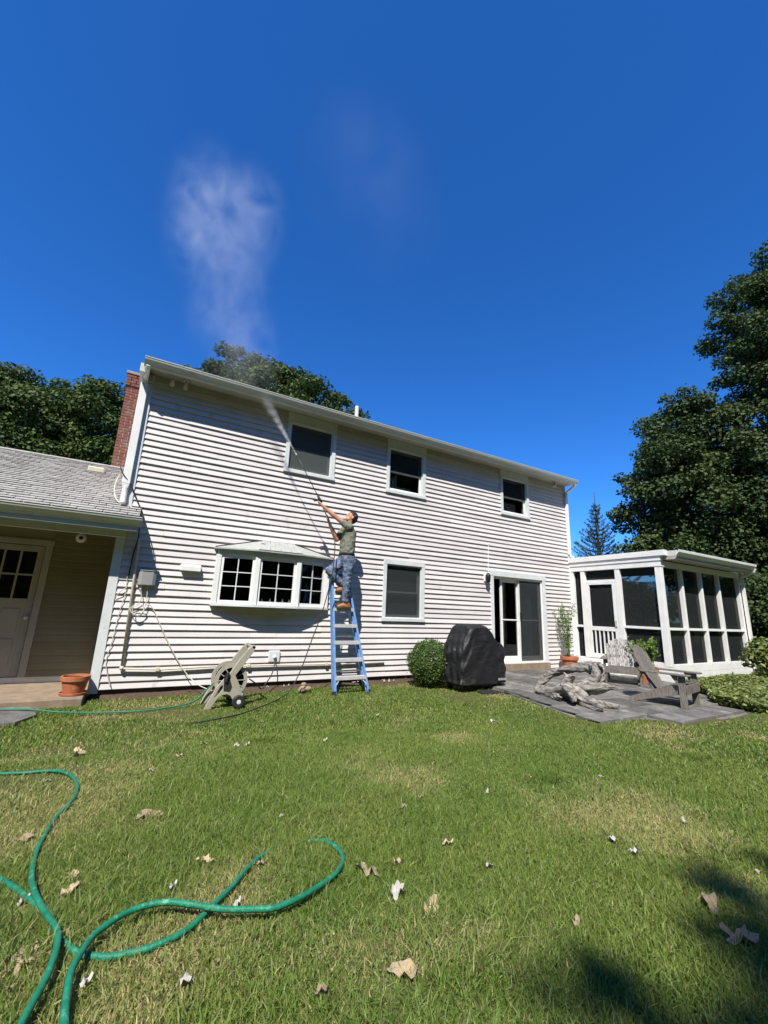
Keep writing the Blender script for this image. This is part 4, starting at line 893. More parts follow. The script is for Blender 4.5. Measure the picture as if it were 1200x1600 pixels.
def tree(name, label, base, clumps, m, leafsize, per_m2, trunk_r, group=None, inner=.25):
    t = thing(name, label, 'tree', base, group)
    PP, NN, TT = [], [], []
    for (c, r_) in clumps:
        # sub-clumps break up each mass
        ks = max(4, int(r_*r_*5)); sub = rng.normal(0, 1, (ks,3)); sub /= np.linalg.norm(sub, axis=1, keepdims=True)
        for q in sub:
            tv = rng.normal(0,.16)
            cc = np.array(c) + q*r_*rng.uniform(.45,.95); rr = r_*rng.uniform(.32,.55)
            n = int(per_m2*4*math.pi*rr*rr*.6)
            P, nn = clump_pts(cc, rr, n, .7, .35); PP.append(P); NN.append(nn); TT.append(np.clip(rng.normal(.38,.25,n) + tv, 0, 1))
    P = np.concatenate(PP); nn = np.concatenate(NN); tt = np.concatenate(TT)
    leaves('crown', P, nn, leafsize*rng.uniform(.6,1.25,len(P)), M[m], t, tt, .75)
    b = MB(); top = np.mean([c for c, _ in clumps], 0); bx = np.array(base, float)
    fork = bx + (np.array([top[0],top[1],bx[2]]) - bx)*.3 + np.array([0,0,(top[2]-bx[2])*.45])
    b.tube(smoothpath([bx, bx*.4+fork*.6+np.array([.1,.05,0]), fork], 4), [trunk_r*(1.25-.55*i/8) for i in range(9)], 12)
    for (c, r_) in clumps:
        c = np.array(c); mid = (fork+c)/2 + rng.normal(0,.25,3) + np.array([0,0,-.2])
        pts = smoothpath([fork, mid, c], 4); k = len(pts)
        b.tube(pts, [max(.012, trunk_r*.42*(1-i/k)) for i in range(k)], 7)
    b.build('trunk', M['bark'], t, smooth=True)
    return t

# ------------------------------------------------------------------ trees
tree('maple_tree', 'tall dark green maple at the right edge, rising above the others', (25.5,-1.5,0),
     [((25.0,-1.9,15.2),2.1),((23.3,-.8,14.9),1.45),((24.0,-1.2,17.1),1.35),((22.7,-.6,13.2),1.1),((23.2,-1.2,11.4),1.2),((26.5,-2.8,13.2),2.3),((26.0,-2.6,18.2),1.9),((24.6,-1.7,12.8),1.8),((25.4,-2.0,10.2),1.8),((26.6,-2.8,9.2),2.0),((24.2,-1.4,8.6),1.6),((26.5,-2.8,6.2),2.2),((25.0,-1.9,5.2),2.0),((28.0,-3.2,11.0),2.4),((27.5,-3.5,15.5),2.2),((26.0,-3.4,3.2),2.0),((25.0,-1.8,17.6),1.5)], 'leafdark', .16, 100, .38)
tree('maple_tree', 'broad dark maple behind the screened porch roof', (23.0,1.6,0),
     [((21.4,1.0,10.8),1.55),((20.4,1.5,9.7),1.45),((22.4,.4,10.8),1.5),((22.8,.3,9.0),2.0),((20.9,1.6,7.4),1.8),((19.9,2.3,7.7),1.15),((19.8,2.5,6.2),1.25),((22.2,.8,6.6),2.0),((24.0,-.4,8.0),2.0),((24.4,-.6,6.0),2.1),((21.6,1.4,4.9),1.8),((20.2,2.5,4.6),1.3),((23.6,.2,4.2),2.0),((22.0,1.0,3.0),1.8),((25.0,.0,3.2),2.2),((24.0,-.4,2.0),1.8),((21.6,.8,11.6),1.0),((20.6,1.6,8.6),1.3),((21.4,1.2,9.0),1.6)], 'leafdark', .165, 95, .34)
tree('maple_tree', 'leafy maple behind the low wing roof at the far left', (-5.5,19,0),
     [((-5.0,17.6,10.2),2.3),((-7.4,18.2,10.4),2.2),((-3.0,16.0,10.2),2.0),((-3.2,15.8,11.3),1.3),((-9.5,18.8,10.6),2.2),((-5.8,17.5,11.3),1.5),((-4.3,16.6,8.4),2.2),((-7.0,17.6,8.2),2.4),((-9.6,18.4,8.2),2.5),((-2.4,15.6,8.4),1.7),((-5.5,17.2,6.2),2.4),((-8.5,18.0,6.0),2.5),((-2.8,16.0,6.2),2.0),((-8.0,18.5,11.2),1.4)], 'leafmid', .19, 74, .4, 'trees behind the house')
tree('maple_tree', 'leafy maple showing above the roof ridge behind the house', (4.2,16,0),
     [((2.6,13.2,13.6),1.35),((1.5,13.9,12.8),1.3),((.5,14.4,12.3),1.0),((4.0,12.4,13.2),1.4),((5.5,11.6,12.7),1.25),((6.7,10.9,12.0),1.2),((7.6,10.5,11.4),.95),((2.6,13.2,11.6),2.0),((5.0,12.0,11.1),2.0),((6.9,11.2,10.4),1.6),((.8,14.2,10.9),1.5),((4.0,13.0,9.4),2.2),((-.1,14.6,11.8),1.1),((8.2,10.3,10.7),1.1),((6.2,11.2,11.7),1.4),((3.2,12.8,12.9),1.5),((1.0,14.2,12.0),1.4),((4.8,12.0,12.2),1.6)], 'leafmid', .18, 82, .45, 'trees behind the house')
# tree behind the camera that shades the near right corner of the lawn
sh_pts = [(1.46,-7.10,.17),(1.29,-7.02,.13),(1.90,-7.24,.20),(2.32,-7.06,.24),(2.45,-6.95,.16),(2.0,-7.38,.30),(1.45,-7.26,.15),(2.75,-7.25,.30),(2.5,-7.7,.5),(1.7,-7.6,.42),(3.2,-7.9,.6),(2.2,-8.2,.6),(3.3,-8.8,.7),(2.3,-9.0,.7),(1.2,-8.3,.5)]
tree('maple_tree', 'maple standing behind the viewer, its shade on the near lawn', (-6.4,-18.2,.5),
     [(tuple(Vector((a_, b_, .35)) + Vector((-.8,-1,1.7))*(8.2+.5*math.sin(i*2.3))), r_*.92) for i, (a_, b_, r_) in enumerate(sh_pts)], 'leafmid', .14, 190, .12)
for i, (x_, y_, h_) in enumerate(((-24,-14,13),(-21,-19,15),(-16,-23,15),(-10.5,-25,16),(-5,-26,15),(.5,-27,16),(6,-27,16),(11.5,-26,15),(17,-24,16),(22,-20,16),(27,-15,15),(-27,-7,14))):  # row of unseen trees added to cut sky light and window reflections
    cl = [((x_+rnd.uniform(-2.5,2.5), y_+rnd.uniform(-2,2), h_*q), rnd.uniform(2.8,3.9)) for q in (.12,.16,.22,.30,.36,.42,.50,.58,.66,.74,.82,.88)]
    tree('maple_tree', 'tall unseen maple added behind the viewer to cut sky light', (x_, y_, .5), cl, 'leafmid', .75, 5.5, .35, 'unseen trees added behind the viewer')

# conifer
cf = thing('spruce_tree', 'thin topped blue green spruce behind the screened porch', 'tree', (21.2, 5.5, 0), None)
b = MB().tube([(21.2,5.5,0),(21.2,5.5,4),(21.2,5.5,8.35)], [.16,.09,.012], 8)
PP, NN, SZ = [], [], []
for k in range(26):
    z = 1.4 + 6.3*(k/26)**.92; ln = max(.16, 2.7*(1-(z-.6)/7.6)); nb = 6 if k < 20 else 4
    for j in range(nb):
        a = k*1.9 + j*2*math.pi/nb + rnd.uniform(-.3,.3); l_ = ln*rnd.uniform(.65,1.15)
        pts = [(21.2,5.5,z), (21.2+math.cos(a)*l_*.5, 5.5+math.sin(a)*l_*.5, z+l_*.10), (21.2+math.cos(a)*l_, 5.5+math.sin(a)*l_, z+l_*.55)]
        b.tube(pts, [.020,.014,.006], 4)
        m_ = int(95*l_)+14
        for q in range(m_):
            t = rnd.random()**.75; c0, c1, c2 = (Vector(p) for p in pts); p = c0*(1-t)**2 + c1*2*t*(1-t) + c2*t*t; sd_ = .07*(1-t)+.015
            PP.append(p + Vector((rnd.gauss(0,sd_),rnd.gauss(0,sd_),rnd.gauss(-.02,.03)))); NN.append((rnd.gauss(0,1),rnd.gauss(0,1),rnd.gauss(.3,1))); SZ.append(rnd.uniform(.08,.16))
b.build('trunk', M['bark'], cf)
leaves('crown', PP, NN, SZ, M['needle'], cf, rng.random(len(PP)), .22)

# understorey shrubs right of the porch
def bush(name, label, c, r_, n, size, m, cat='shrub', squash=.9, group=None):
    t = thing(name, label, cat, (c[0], c[1], max(0, c[2]-r_)), group); PP, NN = [], []
    ks = 26
    for i in range(ks):
        d = np.array([rnd.gauss(0,1),rnd.gauss(0,1),rnd.gauss(.2,1)]); d /= np.linalg.norm(d)
        P, nn = clump_pts(np.array(c)+d*r_*.62*np.array([1,1,squash]), r_*.42, n//ks, .85, .4); PP.append(P); NN.append(nn)
    P = np.concatenate(PP); nn = np.concatenate(NN); k = P[:,2] > .04; P = P[k]; nn = nn[k]
    leaves('foliage', P, nn, size*rng.uniform(.6,1.3,len(P)), M[m], t, np.clip(rng.normal(.4,.28,len(P)),0,1), .6)
    b = MB()
    for i in range(7):
        a = i*.9; b.tube([(c[0],c[1],max(.0,c[2]-r_)), (c[0]+math.cos(a)*r_*.3, c[1]+math.sin(a)*r_*.3, c[2]-r_*.3), (c[0]+math.cos(a)*r_*.6, c[1]+math.sin(a)*r_*.6, c[2]+r_*.3)], [.03,.018,.006], 5)
    b.build('stems', M['bark'], t); return t
bush('shrub', 'wide green shrub seen through the porch screens', (19.0,3.2,1.7), 1.9, 9000, .16, 'leafmid')
bush('shrub', 'tall green shrub below the spruce behind the porch', (22.0,6.6,2.4), 2.6, 9000, .2, 'leafmid')
bush('shrub', 'far green shrub seen through the porch door screen', (17.5,7.5,2.0), 2.4, 8000, .2, 'leafmid')
bush('shrub', 'large dim shrub behind the right end of the screened porch', (19.2,-1.2,2.1), 1.7, 9000, .16, 'leafdark')
bush('shrub', 'tall shaded bush at the right edge beyond the porch downspout', (18.4,-3.2,1.5), 1.5, 8000, .15, 'leafdark')
bush('shrub', 'dark mass of shrubbery far behind the screened porch', (21.5,-4.6,1.9), 2.2, 9000, .18, 'leafdark')
bush('shrub', 'broad leaved green shrub in front of the porch downspout', (13.75,-3.55,.62), .62, 2600, .12, 'bedleaf')
bush('shrub', 'leafy green shrub at the right edge of the planted bed', (14.9,-4.1,.50), .62, 2400, .12, 'bedleaf')
# clipped round boxwood
bx = thing('boxwood_shrub', 'small clipped round green boxwood beside the covered grill', 'shrub', (5.36,-.80,0))
n = 15000; d = rng.normal(0,1,(n,3)); d /= np.linalg.norm(d,axis=1,keepdims=True)
P = np.array([5.36,-.80,.455]) + d*np.array([.44,.44,.45])*(.80+.22*rng.random((n,1))**.7)*(1+.07*np.sin(d[:,:1]*7)*np.sin(d[:,2:]*6+1)+.05*np.sin(d[:,1:2]*13+d[:,2:]*5)+.10*(rng.random((n,1))>.975)); P[:,2] = np.maximum(P[:,2], .05)
leaves('foliage', P, d*.7+rng.normal(0,.6,(n,3)), rng.uniform(.018,.042,n), M['boxleaf'], bx, np.clip(rng.normal(.35,.28,n),0,1), .6)
MB().ball((5.36,-.80,.45), .34, 20, 14).build('inner_twigs', M['bark'], bx, smooth=True)
MB().tube([(5.36,-.80,-.02),(5.36,-.80,.3)], .03, 8).build('stem', M['bark'], bx)
# ground cover bed
def in_bed(x, y):
    return (x > 9.05) & (y < -2.66) & (y > -4.9 + .10*np.sin(x*3)) & (y < -2.62 - np.clip((11.0-x)*.87, 0, 9) + .12*np.sin(x*5)) & (x < 17)
q = rng.uniform([9.0,-5.0],[17,-2.6],(70000,2)); q = q[in_bed(q[:,0], q[:,1])]
hh = .10 + .09*np.clip(field(q[:,0],q[:,1],2.2,12,28)*.5+.7,0,2)
P = np.column_stack([q, .03 + hh*rng.random(len(q))**.5])
nn = np.column_stack([rng.normal(0,.55,(len(q),2)), np.ones(len(q))])
bd = leaves('ground_cover', P, nn, rng.uniform(.045,.105,len(q)), M['bedleaf'], None, np.clip(rng.normal(.45,.3,len(q)),0,1), .7, 'stuff')
tag(bd, 'low leafy ground cover in the bed before the porch', 'ground cover')

# ------------------------------------------------------------------ grass
def in_poly(x, y, poly):
    c = np.zeros(len(x), bool); j = len(poly)-1
    for i in range(len(poly)):
        xi, yi = poly[i]; xj, yj = poly[j]
        c ^= ((yi > y) != (yj > y)) & (x < (xj-xi)*(y-yi)/(yj-yi+1e-12)+xi); j = i
    return c
patpoly = [(6.15,.1),(6.2,-2.12),(5.6,-4.28),(6.62,-4.26),(6.85,-4.5),(6.74,-4.82),(8.82,-4.77),(9.04,-4.40),(10.2,-3.6),(11.05,-2.7),(11.1,.1)]
def grass_pts(n, x0, x1, y0, y1):
    x = rng.uniform(x0,x1,n); y = rng.uniform(y0,y1,n)
    dist = np.hypot(x-0, y+8.07)
    keep = rng.random(n) < np.clip((3.0/np.maximum(dist,1.2))**1.15, .10, 1)
    # beyond the sides of the view fewer blades are enough
    ang = np.degrees(np.arctan2(x, y+8.07)); out = (ang < -20) | (ang > 82)
    keep &= ~(out & (rng.random(n) < .75))
    keep &= ~((y > -soil_edge(x)+.05*rng.normal(0,1,n)) & (x < 6.5) & (rng.random(n) < np.where(x < 1.1,.35,.72))) & (y < -.02) & ~((x < -.40) & (y > -.52)) & ~in_poly(x, y, patpoly) & ~((x > 6.1) & (y > -.6)) & ~in_bed(x, y)
    keep &= ~(in_poly(x, y, [(-1.5,-.66),(-.96,-.70),(-.86,-1.10),(-1.0,-1.42),(-1.5,-1.45)]))
    keep &= ~((x > 10.9) & (y > -3.0))
    return x[keep], y[keep]
gx1, gy1 = grass_pts(820000, -1.6, 5.0, -7.9, -3.2); gx2, gy2 = grass_pts(820000, -3.0, 15.0, -7.9, -.15)
x = np.concatenate([gx1,gx2]); y = np.concatenate([gy1,gy2]); n = len(x)
dist = np.hypot(x, y+8.07)
dry = .75*field(x,y,1.3,0,14) + .65*field(x,y,3.6,14,34) + .35*field(x,y,9,34,60)
lush = field(x,y,.9,20,40)
# a few worn, straw coloured spots
for (cx,cy,cr,a) in ((1.7,-6.3,.35,1.2),(2.6,-6.2,.5,1.0),(.0,-4.6,.5,.9),(3.4,-6.3,.4,.8),(.9,-6.75,.3,.8),(-.4,-5.0,.4,.9),(2.0,-5.2,.5,.6),(1.3,-4.2,.5,-1.0),(.7,-4.5,.6,-1.4),(4.5,-4.5,1.2,-.6)):
    dry = dry + a*np.exp(-((x-cx)**2+(y-cy)**2)/cr**2)
tuft = np.clip(field(x,y,5.5,8,24)-1.15,0,1)
pd = 1/(1+np.exp(-(dry-1.0)*2.8))
isdry = rng.random(n) < (.035 + .75*pd)
tint = np.where(isdry, rng.uniform(.45,1.0,n), np.clip(rng.normal(.10,.09,n)+.10*pd,0,.5))
h = (.019 + .013*np.clip(lush*.6+.7,0,2) + .014*rng.random(n)**2)*np.where(isdry,.75,1)*np.where(rng.random(n) < .05,1.6,1)
h *= np.clip(1.15-.035*dist,.75,1.1)*(1+.9*tuft*(rng.random(n) < .5))
wd_ = (.0017 + .0011*rng.random(n))*np.clip(dist/2.4,1,4.5)**.8
ang = rng.uniform(0,2*math.pi,n); lean = np.abs(rng.normal(.55,.35,n)); la = rng.uniform(0,2*math.pi,n)
z0 = lawn_z(x,y) - .022 + .012*field(x,y,1.6,0,12)*(y < -.9)*0
dx, dy = np.cos(la)*lean, np.sin(la)*lean; sx, sy = np.cos(ang), np.sin(ang)
v = np.empty((n,5,3)); base = np.column_stack([x,y,z0]); side = np.column_stack([sx*wd_,sy*wd_,np.zeros(n)])
mid = base + np.column_stack([dx*h*.35,dy*h*.35,h*.62]); tip = base + np.column_stack([dx*h*1.05,dy*h*1.05,h*np.clip(1.08-.25*lean,.45,1.1)])
v[:,0] = base-side; v[:,1] = base+side; v[:,2] = mid+side*.8; v[:,3] = mid-side*.8; v[:,4] = tip
tri = (np.arange(n)[:,None]*5 + np.array([[0,1,2,0,2,3,3,2,4]])).reshape(-1,3)
gr = tri_mesh('lawn_grass', v.reshape(-1,3), tri, M['grass'], None, np.repeat(tint,5), 'stuff')
tag(gr, 'mown green lawn with dry straw coloured patches', 'grass')
print('grass blades', n)

# ------------------------------------------------------------------ pots
def pot(name, label, c, r_, h, group=None, saucer=True):
    t = thing(name, label, 'flower pot', c, group)
    MB().lathe([(r_*.68,0),(r_*.88,h*.74),(r_*.90,h*.745),(r_*.99,h*.75),(r_*1.0,h*.99),(r_*.97,h),(r_*.88,h),(r_*.85,h*.85)], c, 32).build('body', M['terra'], t, smooth=False, bevel=.003)
    MB().lathe([(.001,h*.86),(r_*.85,h*.86)], c, 24).build('potting_soil', M['soil'], t)
    if saucer: MB().lathe([(r_*.80,-.004),(r_*.92,.0),(r_*.95,.028),(r_*.90,.03),(r_*.86,.008)], (c[0],c[1],c[2]+.001), 32).build('saucer', M['terra'], t)
    return t
pot('flower_pot', 'terracotta pot with saucer on the stoop by the corner board', (-.60,-.19,.10), .185, .255)
def stems(parent, c, n_, hgt, spread, lsize, lpm, m):
    b = MB(); PP, NN, SZ = [], [], []
    for i in range(n_):
        a = rnd.uniform(0,6.28); s_ = spread*rnd.uniform(.2,1); H = hgt*rnd.uniform(.55,1)
        p0 = Vector((c[0]+rnd.uniform(-.08,.08), c[1]+rnd.uniform(-.08,.08), c[2])); p1 = p0+Vector((math.cos(a)*s_*.3,math.sin(a)*s_*.3,H*.6)); p2 = p0+Vector((math.cos(a)*s_,math.sin(a)*s_,H))
        pts = smoothpath([p0,p1,p2],4); b.tube(pts, [.006]*len(pts), 5)
        for q in range(int(lpm*H)):
            p = pts[rnd.randrange(2,len(pts))]; PP.append(p+Vector((rnd.gauss(0,.035),rnd.gauss(0,.035),rnd.gauss(0,.05)))); NN.append((rnd.gauss(0,1),rnd.gauss(0,1),rnd.gauss(.6,.6))); SZ.append(lsize*rnd.uniform(.5,1.3))
    b.build('stems', M['fern'], parent); leaves('foliage', PP, NN, SZ, M[m], parent, rng.random(len(PP)), .4)
p1_ = pot('flower_pot', 'orange terracotta pot with tall wispy plant between the two doors', (10.38,-.34,.104), .235, .34, None, False)
stems(p1_, (10.38,-.34,.38), 12, 1.55, .34, .06, 70, 'fern')
p2_ = pot('flower_pot', 'orange terracotta pot with bushy fern behind the wooden chairs', (10.12,-2.50,.104), .24, .36, None, False)
stems(p2_, (10.12,-2.50,.42), 26, .62, .34, .075, 190, 'fern')

# ------------------------------------------------------------------ covered grill
gl_ = thing('covered_grill', 'gas grill under a wrinkled black cover at the patio edge', 'grill', (6.1,-1.38,0))
GX0, GX1, GY0, GY1 = 5.42, 6.62, -1.74, -1.08
def top_z(u):      # cover height along its width: lid hump, then side shelf
    return np.interp(u, [0,.05,.14,.22,.55,.66,.80,.97,1], [.88,.93,1.06,1.23,1.245,1.15,.93,.89,.86])
nu, nv_ = 70, 96
vs = []; fs = []
for j in range(nv_):
    t = j/(nv_-1)
    for i in range(nu):
        a = i/nu*4; k = int(a) % 4; u = a-int(a)
        X, Y = ((u,0),(1,u),(1-u,1),(0,1-u))[k]
        # rounded corners
        cx, cy = X-.5, Y-.5; sc = .5/max((abs(cx)**9+abs(cy)**9)**(1/9), 1e-6)*1.0
        px_, py_ = cx*sc, cy*sc
        zt = float(top_z(px_+.5))
        if t < .78:
            s = t/.78; z = .17 + (zt-.17-.03)*s; shrink = 1.0 - .03*math.sin(s*3.1) + (.10*max(0,s-.80)/.2 if False else 0)
            if s > .72: shrink *= 1-.10*((s-.72)/.28)**1.5
            fold = .040*math.sin(a*math.pi*7+3.5*s)*math.sin(s*2.9+a)*(1-.3*s) + .026*math.sin(a*23+s*9)*(.4+s) + .030*math.sin(a*9-s*13)*math.sin(a*4+1) + .022*math.sin(a*31-s*17)*s*(1-s)*4
            shrink += fold
        else:
            s = (t-.78)/.22; z = zt-.03*(1-min(1,s*3)); shrink = .90*(1-s)+.0*s
        x_ = GX0+GX1; xx = (GX0+GX1)/2 + px_*(GX1-GX0)*shrink; yy = (GY0+GY1)/2 + py_*(GY1-GY0)*shrink
        if t >= .78: z = float(top_z((xx-GX0)/(GX1-GX0))) + .01*math.sin(xx*40)*math.sin(yy*35) - .05*((yy-(GY0+GY1)/2)/.32)**4
        vs.append((xx,yy,z))
for j in range(nv_-1):
    for i in range(nu): fs.append((j*nu+i, j*nu+(i+1) % nu, (j+1)*nu+(i+1) % nu, (j+1)*nu+i))
cv = MB().add(vs, fs).build('cover', M['cover'], gl_, smooth=True)
sb2 = cv.modifiers.new('sub', 'SUBSURF'); sb2.levels = 1; sb2.render_levels = 1
tx3 = bpy.data.textures.new('creases', 'MARBLE'); tx3.noise_scale = .16; tx3.turbulence = 9; tx3.marble_type = 'SHARP'
dv = cv.modifiers.new('creases', 'DISPLACE'); dv.texture = tx3; dv.strength = .017; dv.texture_coords = 'GLOBAL'
ct = MB().box(GX0+.10, GX1-.10, GY0+.10, GY1-.08, .10, .16)
ct.build('cart_base', M['black'], gl_, bevel=.01)
for (x_, y_) in ((GX0+.15,GY0+.12),(GX1-.15,GY0+.12),(GX0+.15,GY1-.12),(GX1-.15,GY1-.12)):
    MB().lathe([(.02,-.02),(.055,-.02),(.055,.02),(.02,.02)], (x_,y_,.075), 16, 'y').build('caster', M['rubber'], gl_)
MB().box(6.32, 6.54, GY0-.012, GY0+.0, .22, .26).build('care_label', M['greybox'], gl_)
tag(MB().prism([(5.75,-1.95),(6.62,-2.02),(6.72,-1.72),(5.8,-1.6)], 'z', .02, .055).build('grill_mat', M['rubber'], bevel=.006), 'flat black mat under the covered grill', 'mat')

# ------------------------------------------------------------------ adirondack chairs (local: faces -Y)
def adirondack(name, label, loc, rz, slat_mat, frame_mat):
    t = thing(name, label, 'chair', (0,0,0), 'wooden garden chairs on the patio')
    fm = M[frame_mat]; sm = M[slat_mat]; Wd = .66
    for s in (-1, 1):
        x = s*Wd/2
        MB().prism([(-.40,.0),(-.30,.0),(-.30,.50),(-.40,.50)], 'x', x-.018, x+.018).build('front_leg', fm, t, bevel=.004)
        xs = x - s*.038
        MB().prism([(-.40,.36),(-.40,.23),(-.34,.21),(.38,.0),(.50,.0),(.50,.035),(.02,.255),(-.10,.32)], 'x', xs-.017, xs+.017).build('stringer', fm, t, bevel=.003)
        MB().prism([(x-.055-.02,-.47),(x+.075,-.47),(x+.085,-.40),(x+.06,.24),(x-.02,.30),(x-.045,.24)] if s > 0 else [(x+.055+.02,-.47),(x-.075,-.47),(x-.085,-.40),(x-.06,.24),(x+.02,.30),(x+.045,.24)], 'z', .501, .525).build('arm', fm, t, bevel=.005)
        MB().bar((x,.24,.50), (x,.30,.36), .03, .07).build('arm_brace', fm, t)
        MB().prism([(-.30,.34),(-.30,.50),(-.20,.50)], 'x', x+s*.018, x+s*.036).build('arm_bracket', fm, t)
    MB().box(-Wd/2-.018, Wd/2+.018, -.423, -.402, .22, .36).build('apron', fm, t, bevel=.004)
    for k in range(6):
        u = k/5; y0 = -.40+.085*k; z0 = .362-.031*k-(.004 if k else 0)
        MB().hexa([(-.27,y0,z0),(.27,y0,z0),(.27,y0+.076,z0-.027),(-.27,y0+.076,z0-.027),(-.27,y0,z0+.02),(.27,y0,z0+.02),(.27,y0+.076,z0-.007),(-.27,y0+.076,z0-.007)]).build('seat_slat', fm, t, bevel=.003)
    # back: fan of slats leaning back
    bd_ = Vector((0,.42,.91)).normalized(); b0 = Vector((0,.085,.20)); tops = [.66,.74,.785,.80,.785,.74,.66]
    for k in range(7):
        o_ = (k-3)*.082; l = tops[k]; fan = o_*.16
        a = b0 + Vector((o_,0,0)); e = b0 + bd_*l + Vector((o_+fan,0,0)); hw = .0375; th = Vector((0,-.91,.42))*.010
        q = []
        for th_ in (-th, th):
            for (p, dx_) in ((a,-hw),(a,hw),(e,hw),(e,-hw)): q.append(p+Vector((dx_,0,0))+th_)
        q = [q[0],q[1],q[2],q[3],q[4],q[5],q[6],q[7]]
        MB().hexa(q).build('back_slat', sm, t, bevel=.006)
    for f_, hw in ((.10,.28),(.38,.35),(.60,.26)):
        c = b0 + bd_*f_ + Vector((0,.020,-.009)); MB().bar(c-Vector((hw,0,0)), c+Vector((hw,0,0)), .06, .018, bd_).build('back_rail', fm, t)
    t.location = loc; t.rotation_euler = (0,0,rz)
    return t
def face(dx_, dy_): return math.atan2(dx_, -dy_)
adirondack('garden_chair', 'wooden garden chair with flaking white fan back, facing the driftwood', (9.68,-2.22,.102), face(-.86,-.50), 'woodpale', 'wood')
adirondack('garden_chair', 'grey weathered wooden garden chair seen from the side near the patio corner', (8.19,-3.85,.102), face(.18,-.98), 'wood', 'wood')

# ------------------------------------------------------------------ driftwood
def gnarl(b, pts, seed, n_=26, sub=7):
    r_ = random.Random(seed); P = smoothpath([p[:3] for p in pts], sub); m_ = len(P); rs = np.interp(np.arange(m_)/sub, np.arange(len(pts)), [p[3] for p in pts])
    ph = [r_.uniform(0,6.28) for _ in range(6)]; tw = r_.uniform(1.2,2.6)*r_.choice((-1,1)); prev = None; vs = []
    kn = [(r_.uniform(.1,.9)*m_, r_.uniform(0,6.28), r_.uniform(.2,.5)) for _ in range(5)]
    for i, p in enumerate(P):
        t = (P[min(i+1,m_-1)]-P[max(i-1,0)]).normalized()
        nx = t.orthogonal().normalized() if prev is None else (prev - t*prev.dot(t)).normalized(); prev = nx; ny = t.cross(nx)
        q = i/sub
        for k in range(n_):
            a = 2*math.pi*k/n_; f_ = 1 + .24*math.sin(2*a+tw*q*.6+ph[0]) + .16*math.sin(3*a-tw*q+ph[1]) + .20*(abs(math.sin(3.5*a+tw*q*1.3+ph[2]))-.6) + .10*math.sin(9*a+tw*q*2+ph[3]) + .13*math.sin(q*2.3+ph[4]) + .07*math.sin(q*7+2*a+ph[5]) + r_.uniform(-.03,.03)
            for (ki, ka, kr) in kn: f_ += kr*math.exp(-((i-ki)/3.2)**2 - (((a-ka+math.pi) % (2*math.pi)-math.pi)/.5)**2)
            vs.append(p + (nx*math.cos(a)+ny*math.sin(a))*float(rs[i])*f_)
    fs = [(i*n_+k, i*n_+(k+1) % n_, (i+1)*n_+(k+1) % n_, (i+1)*n_+k) for i in range(m_-1) for k in range(n_)] + [tuple(range(n_))[::-1], tuple(range((m_-1)*n_, m_*n_))]
    b.add(vs, fs)
db = MB()
for sd_, pts in enumerate((
 [(6.62,-2.40,.20,.04),(6.58,-2.55,.17,.075),(6.53,-2.78,.17,.085),(6.50,-3.0,.21,.10),(6.52,-3.22,.26,.13),(6.46,-3.42,.21,.11),(6.40,-3.60,.155,.085),(6.34,-3.76,.15,.06),(6.29,-3.88,.165,.05),(6.26,-3.93,.18,.02)],
 [(6.66,-2.40,.22,.035),(6.70,-2.52,.34,.05),(6.76,-2.70,.47,.058),(6.82,-2.92,.56,.062),(6.87,-3.14,.625,.072),(6.87,-3.36,.64,.09),(6.82,-3.52,.60,.10),(6.72,-3.54,.48,.09),(6.62,-3.42,.36,.095),(6.52,-3.25,.25,.10)],
 [(6.58,-3.34,.33,.09),(6.61,-3.56,.36,.07),(6.65,-3.76,.41,.05),(6.68,-3.92,.42,.018)],
 [(6.50,-3.02,.24,.075),(6.60,-3.06,.37,.055),(6.65,-3.03,.47,.035),(6.66,-2.98,.52,.012)],
 [(6.48,-3.42,.17,.07),(6.60,-3.62,.145,.055),(6.70,-3.80,.14,.03),(6.74,-3.90,.16,.012)],
 [(6.54,-2.82,.15,.07),(6.42,-2.96,.14,.055),(6.34,-3.10,.15,.03),(6.30,-3.18,.18,.012)],
 [(6.50,-3.12,.34,.08),(6.50,-3.22,.44,.05),(6.45,-3.32,.50,.025),(6.42,-3.36,.54,.01)],
 [(6.42,-3.30,.22,.07),(6.29,-3.40,.22,.05),(6.20,-3.50,.19,.022)],
 [(6.85,-3.42,.69,.06),(6.80,-3.58,.73,.045),(6.72,-3.66,.70,.018)])): gnarl(db, pts, sd_+3)
dwd = db.build('driftwood', M['drift'], smooth=True)
tag(dwd, 'twisted grey driftwood stump lying on the slate patio', 'driftwood')

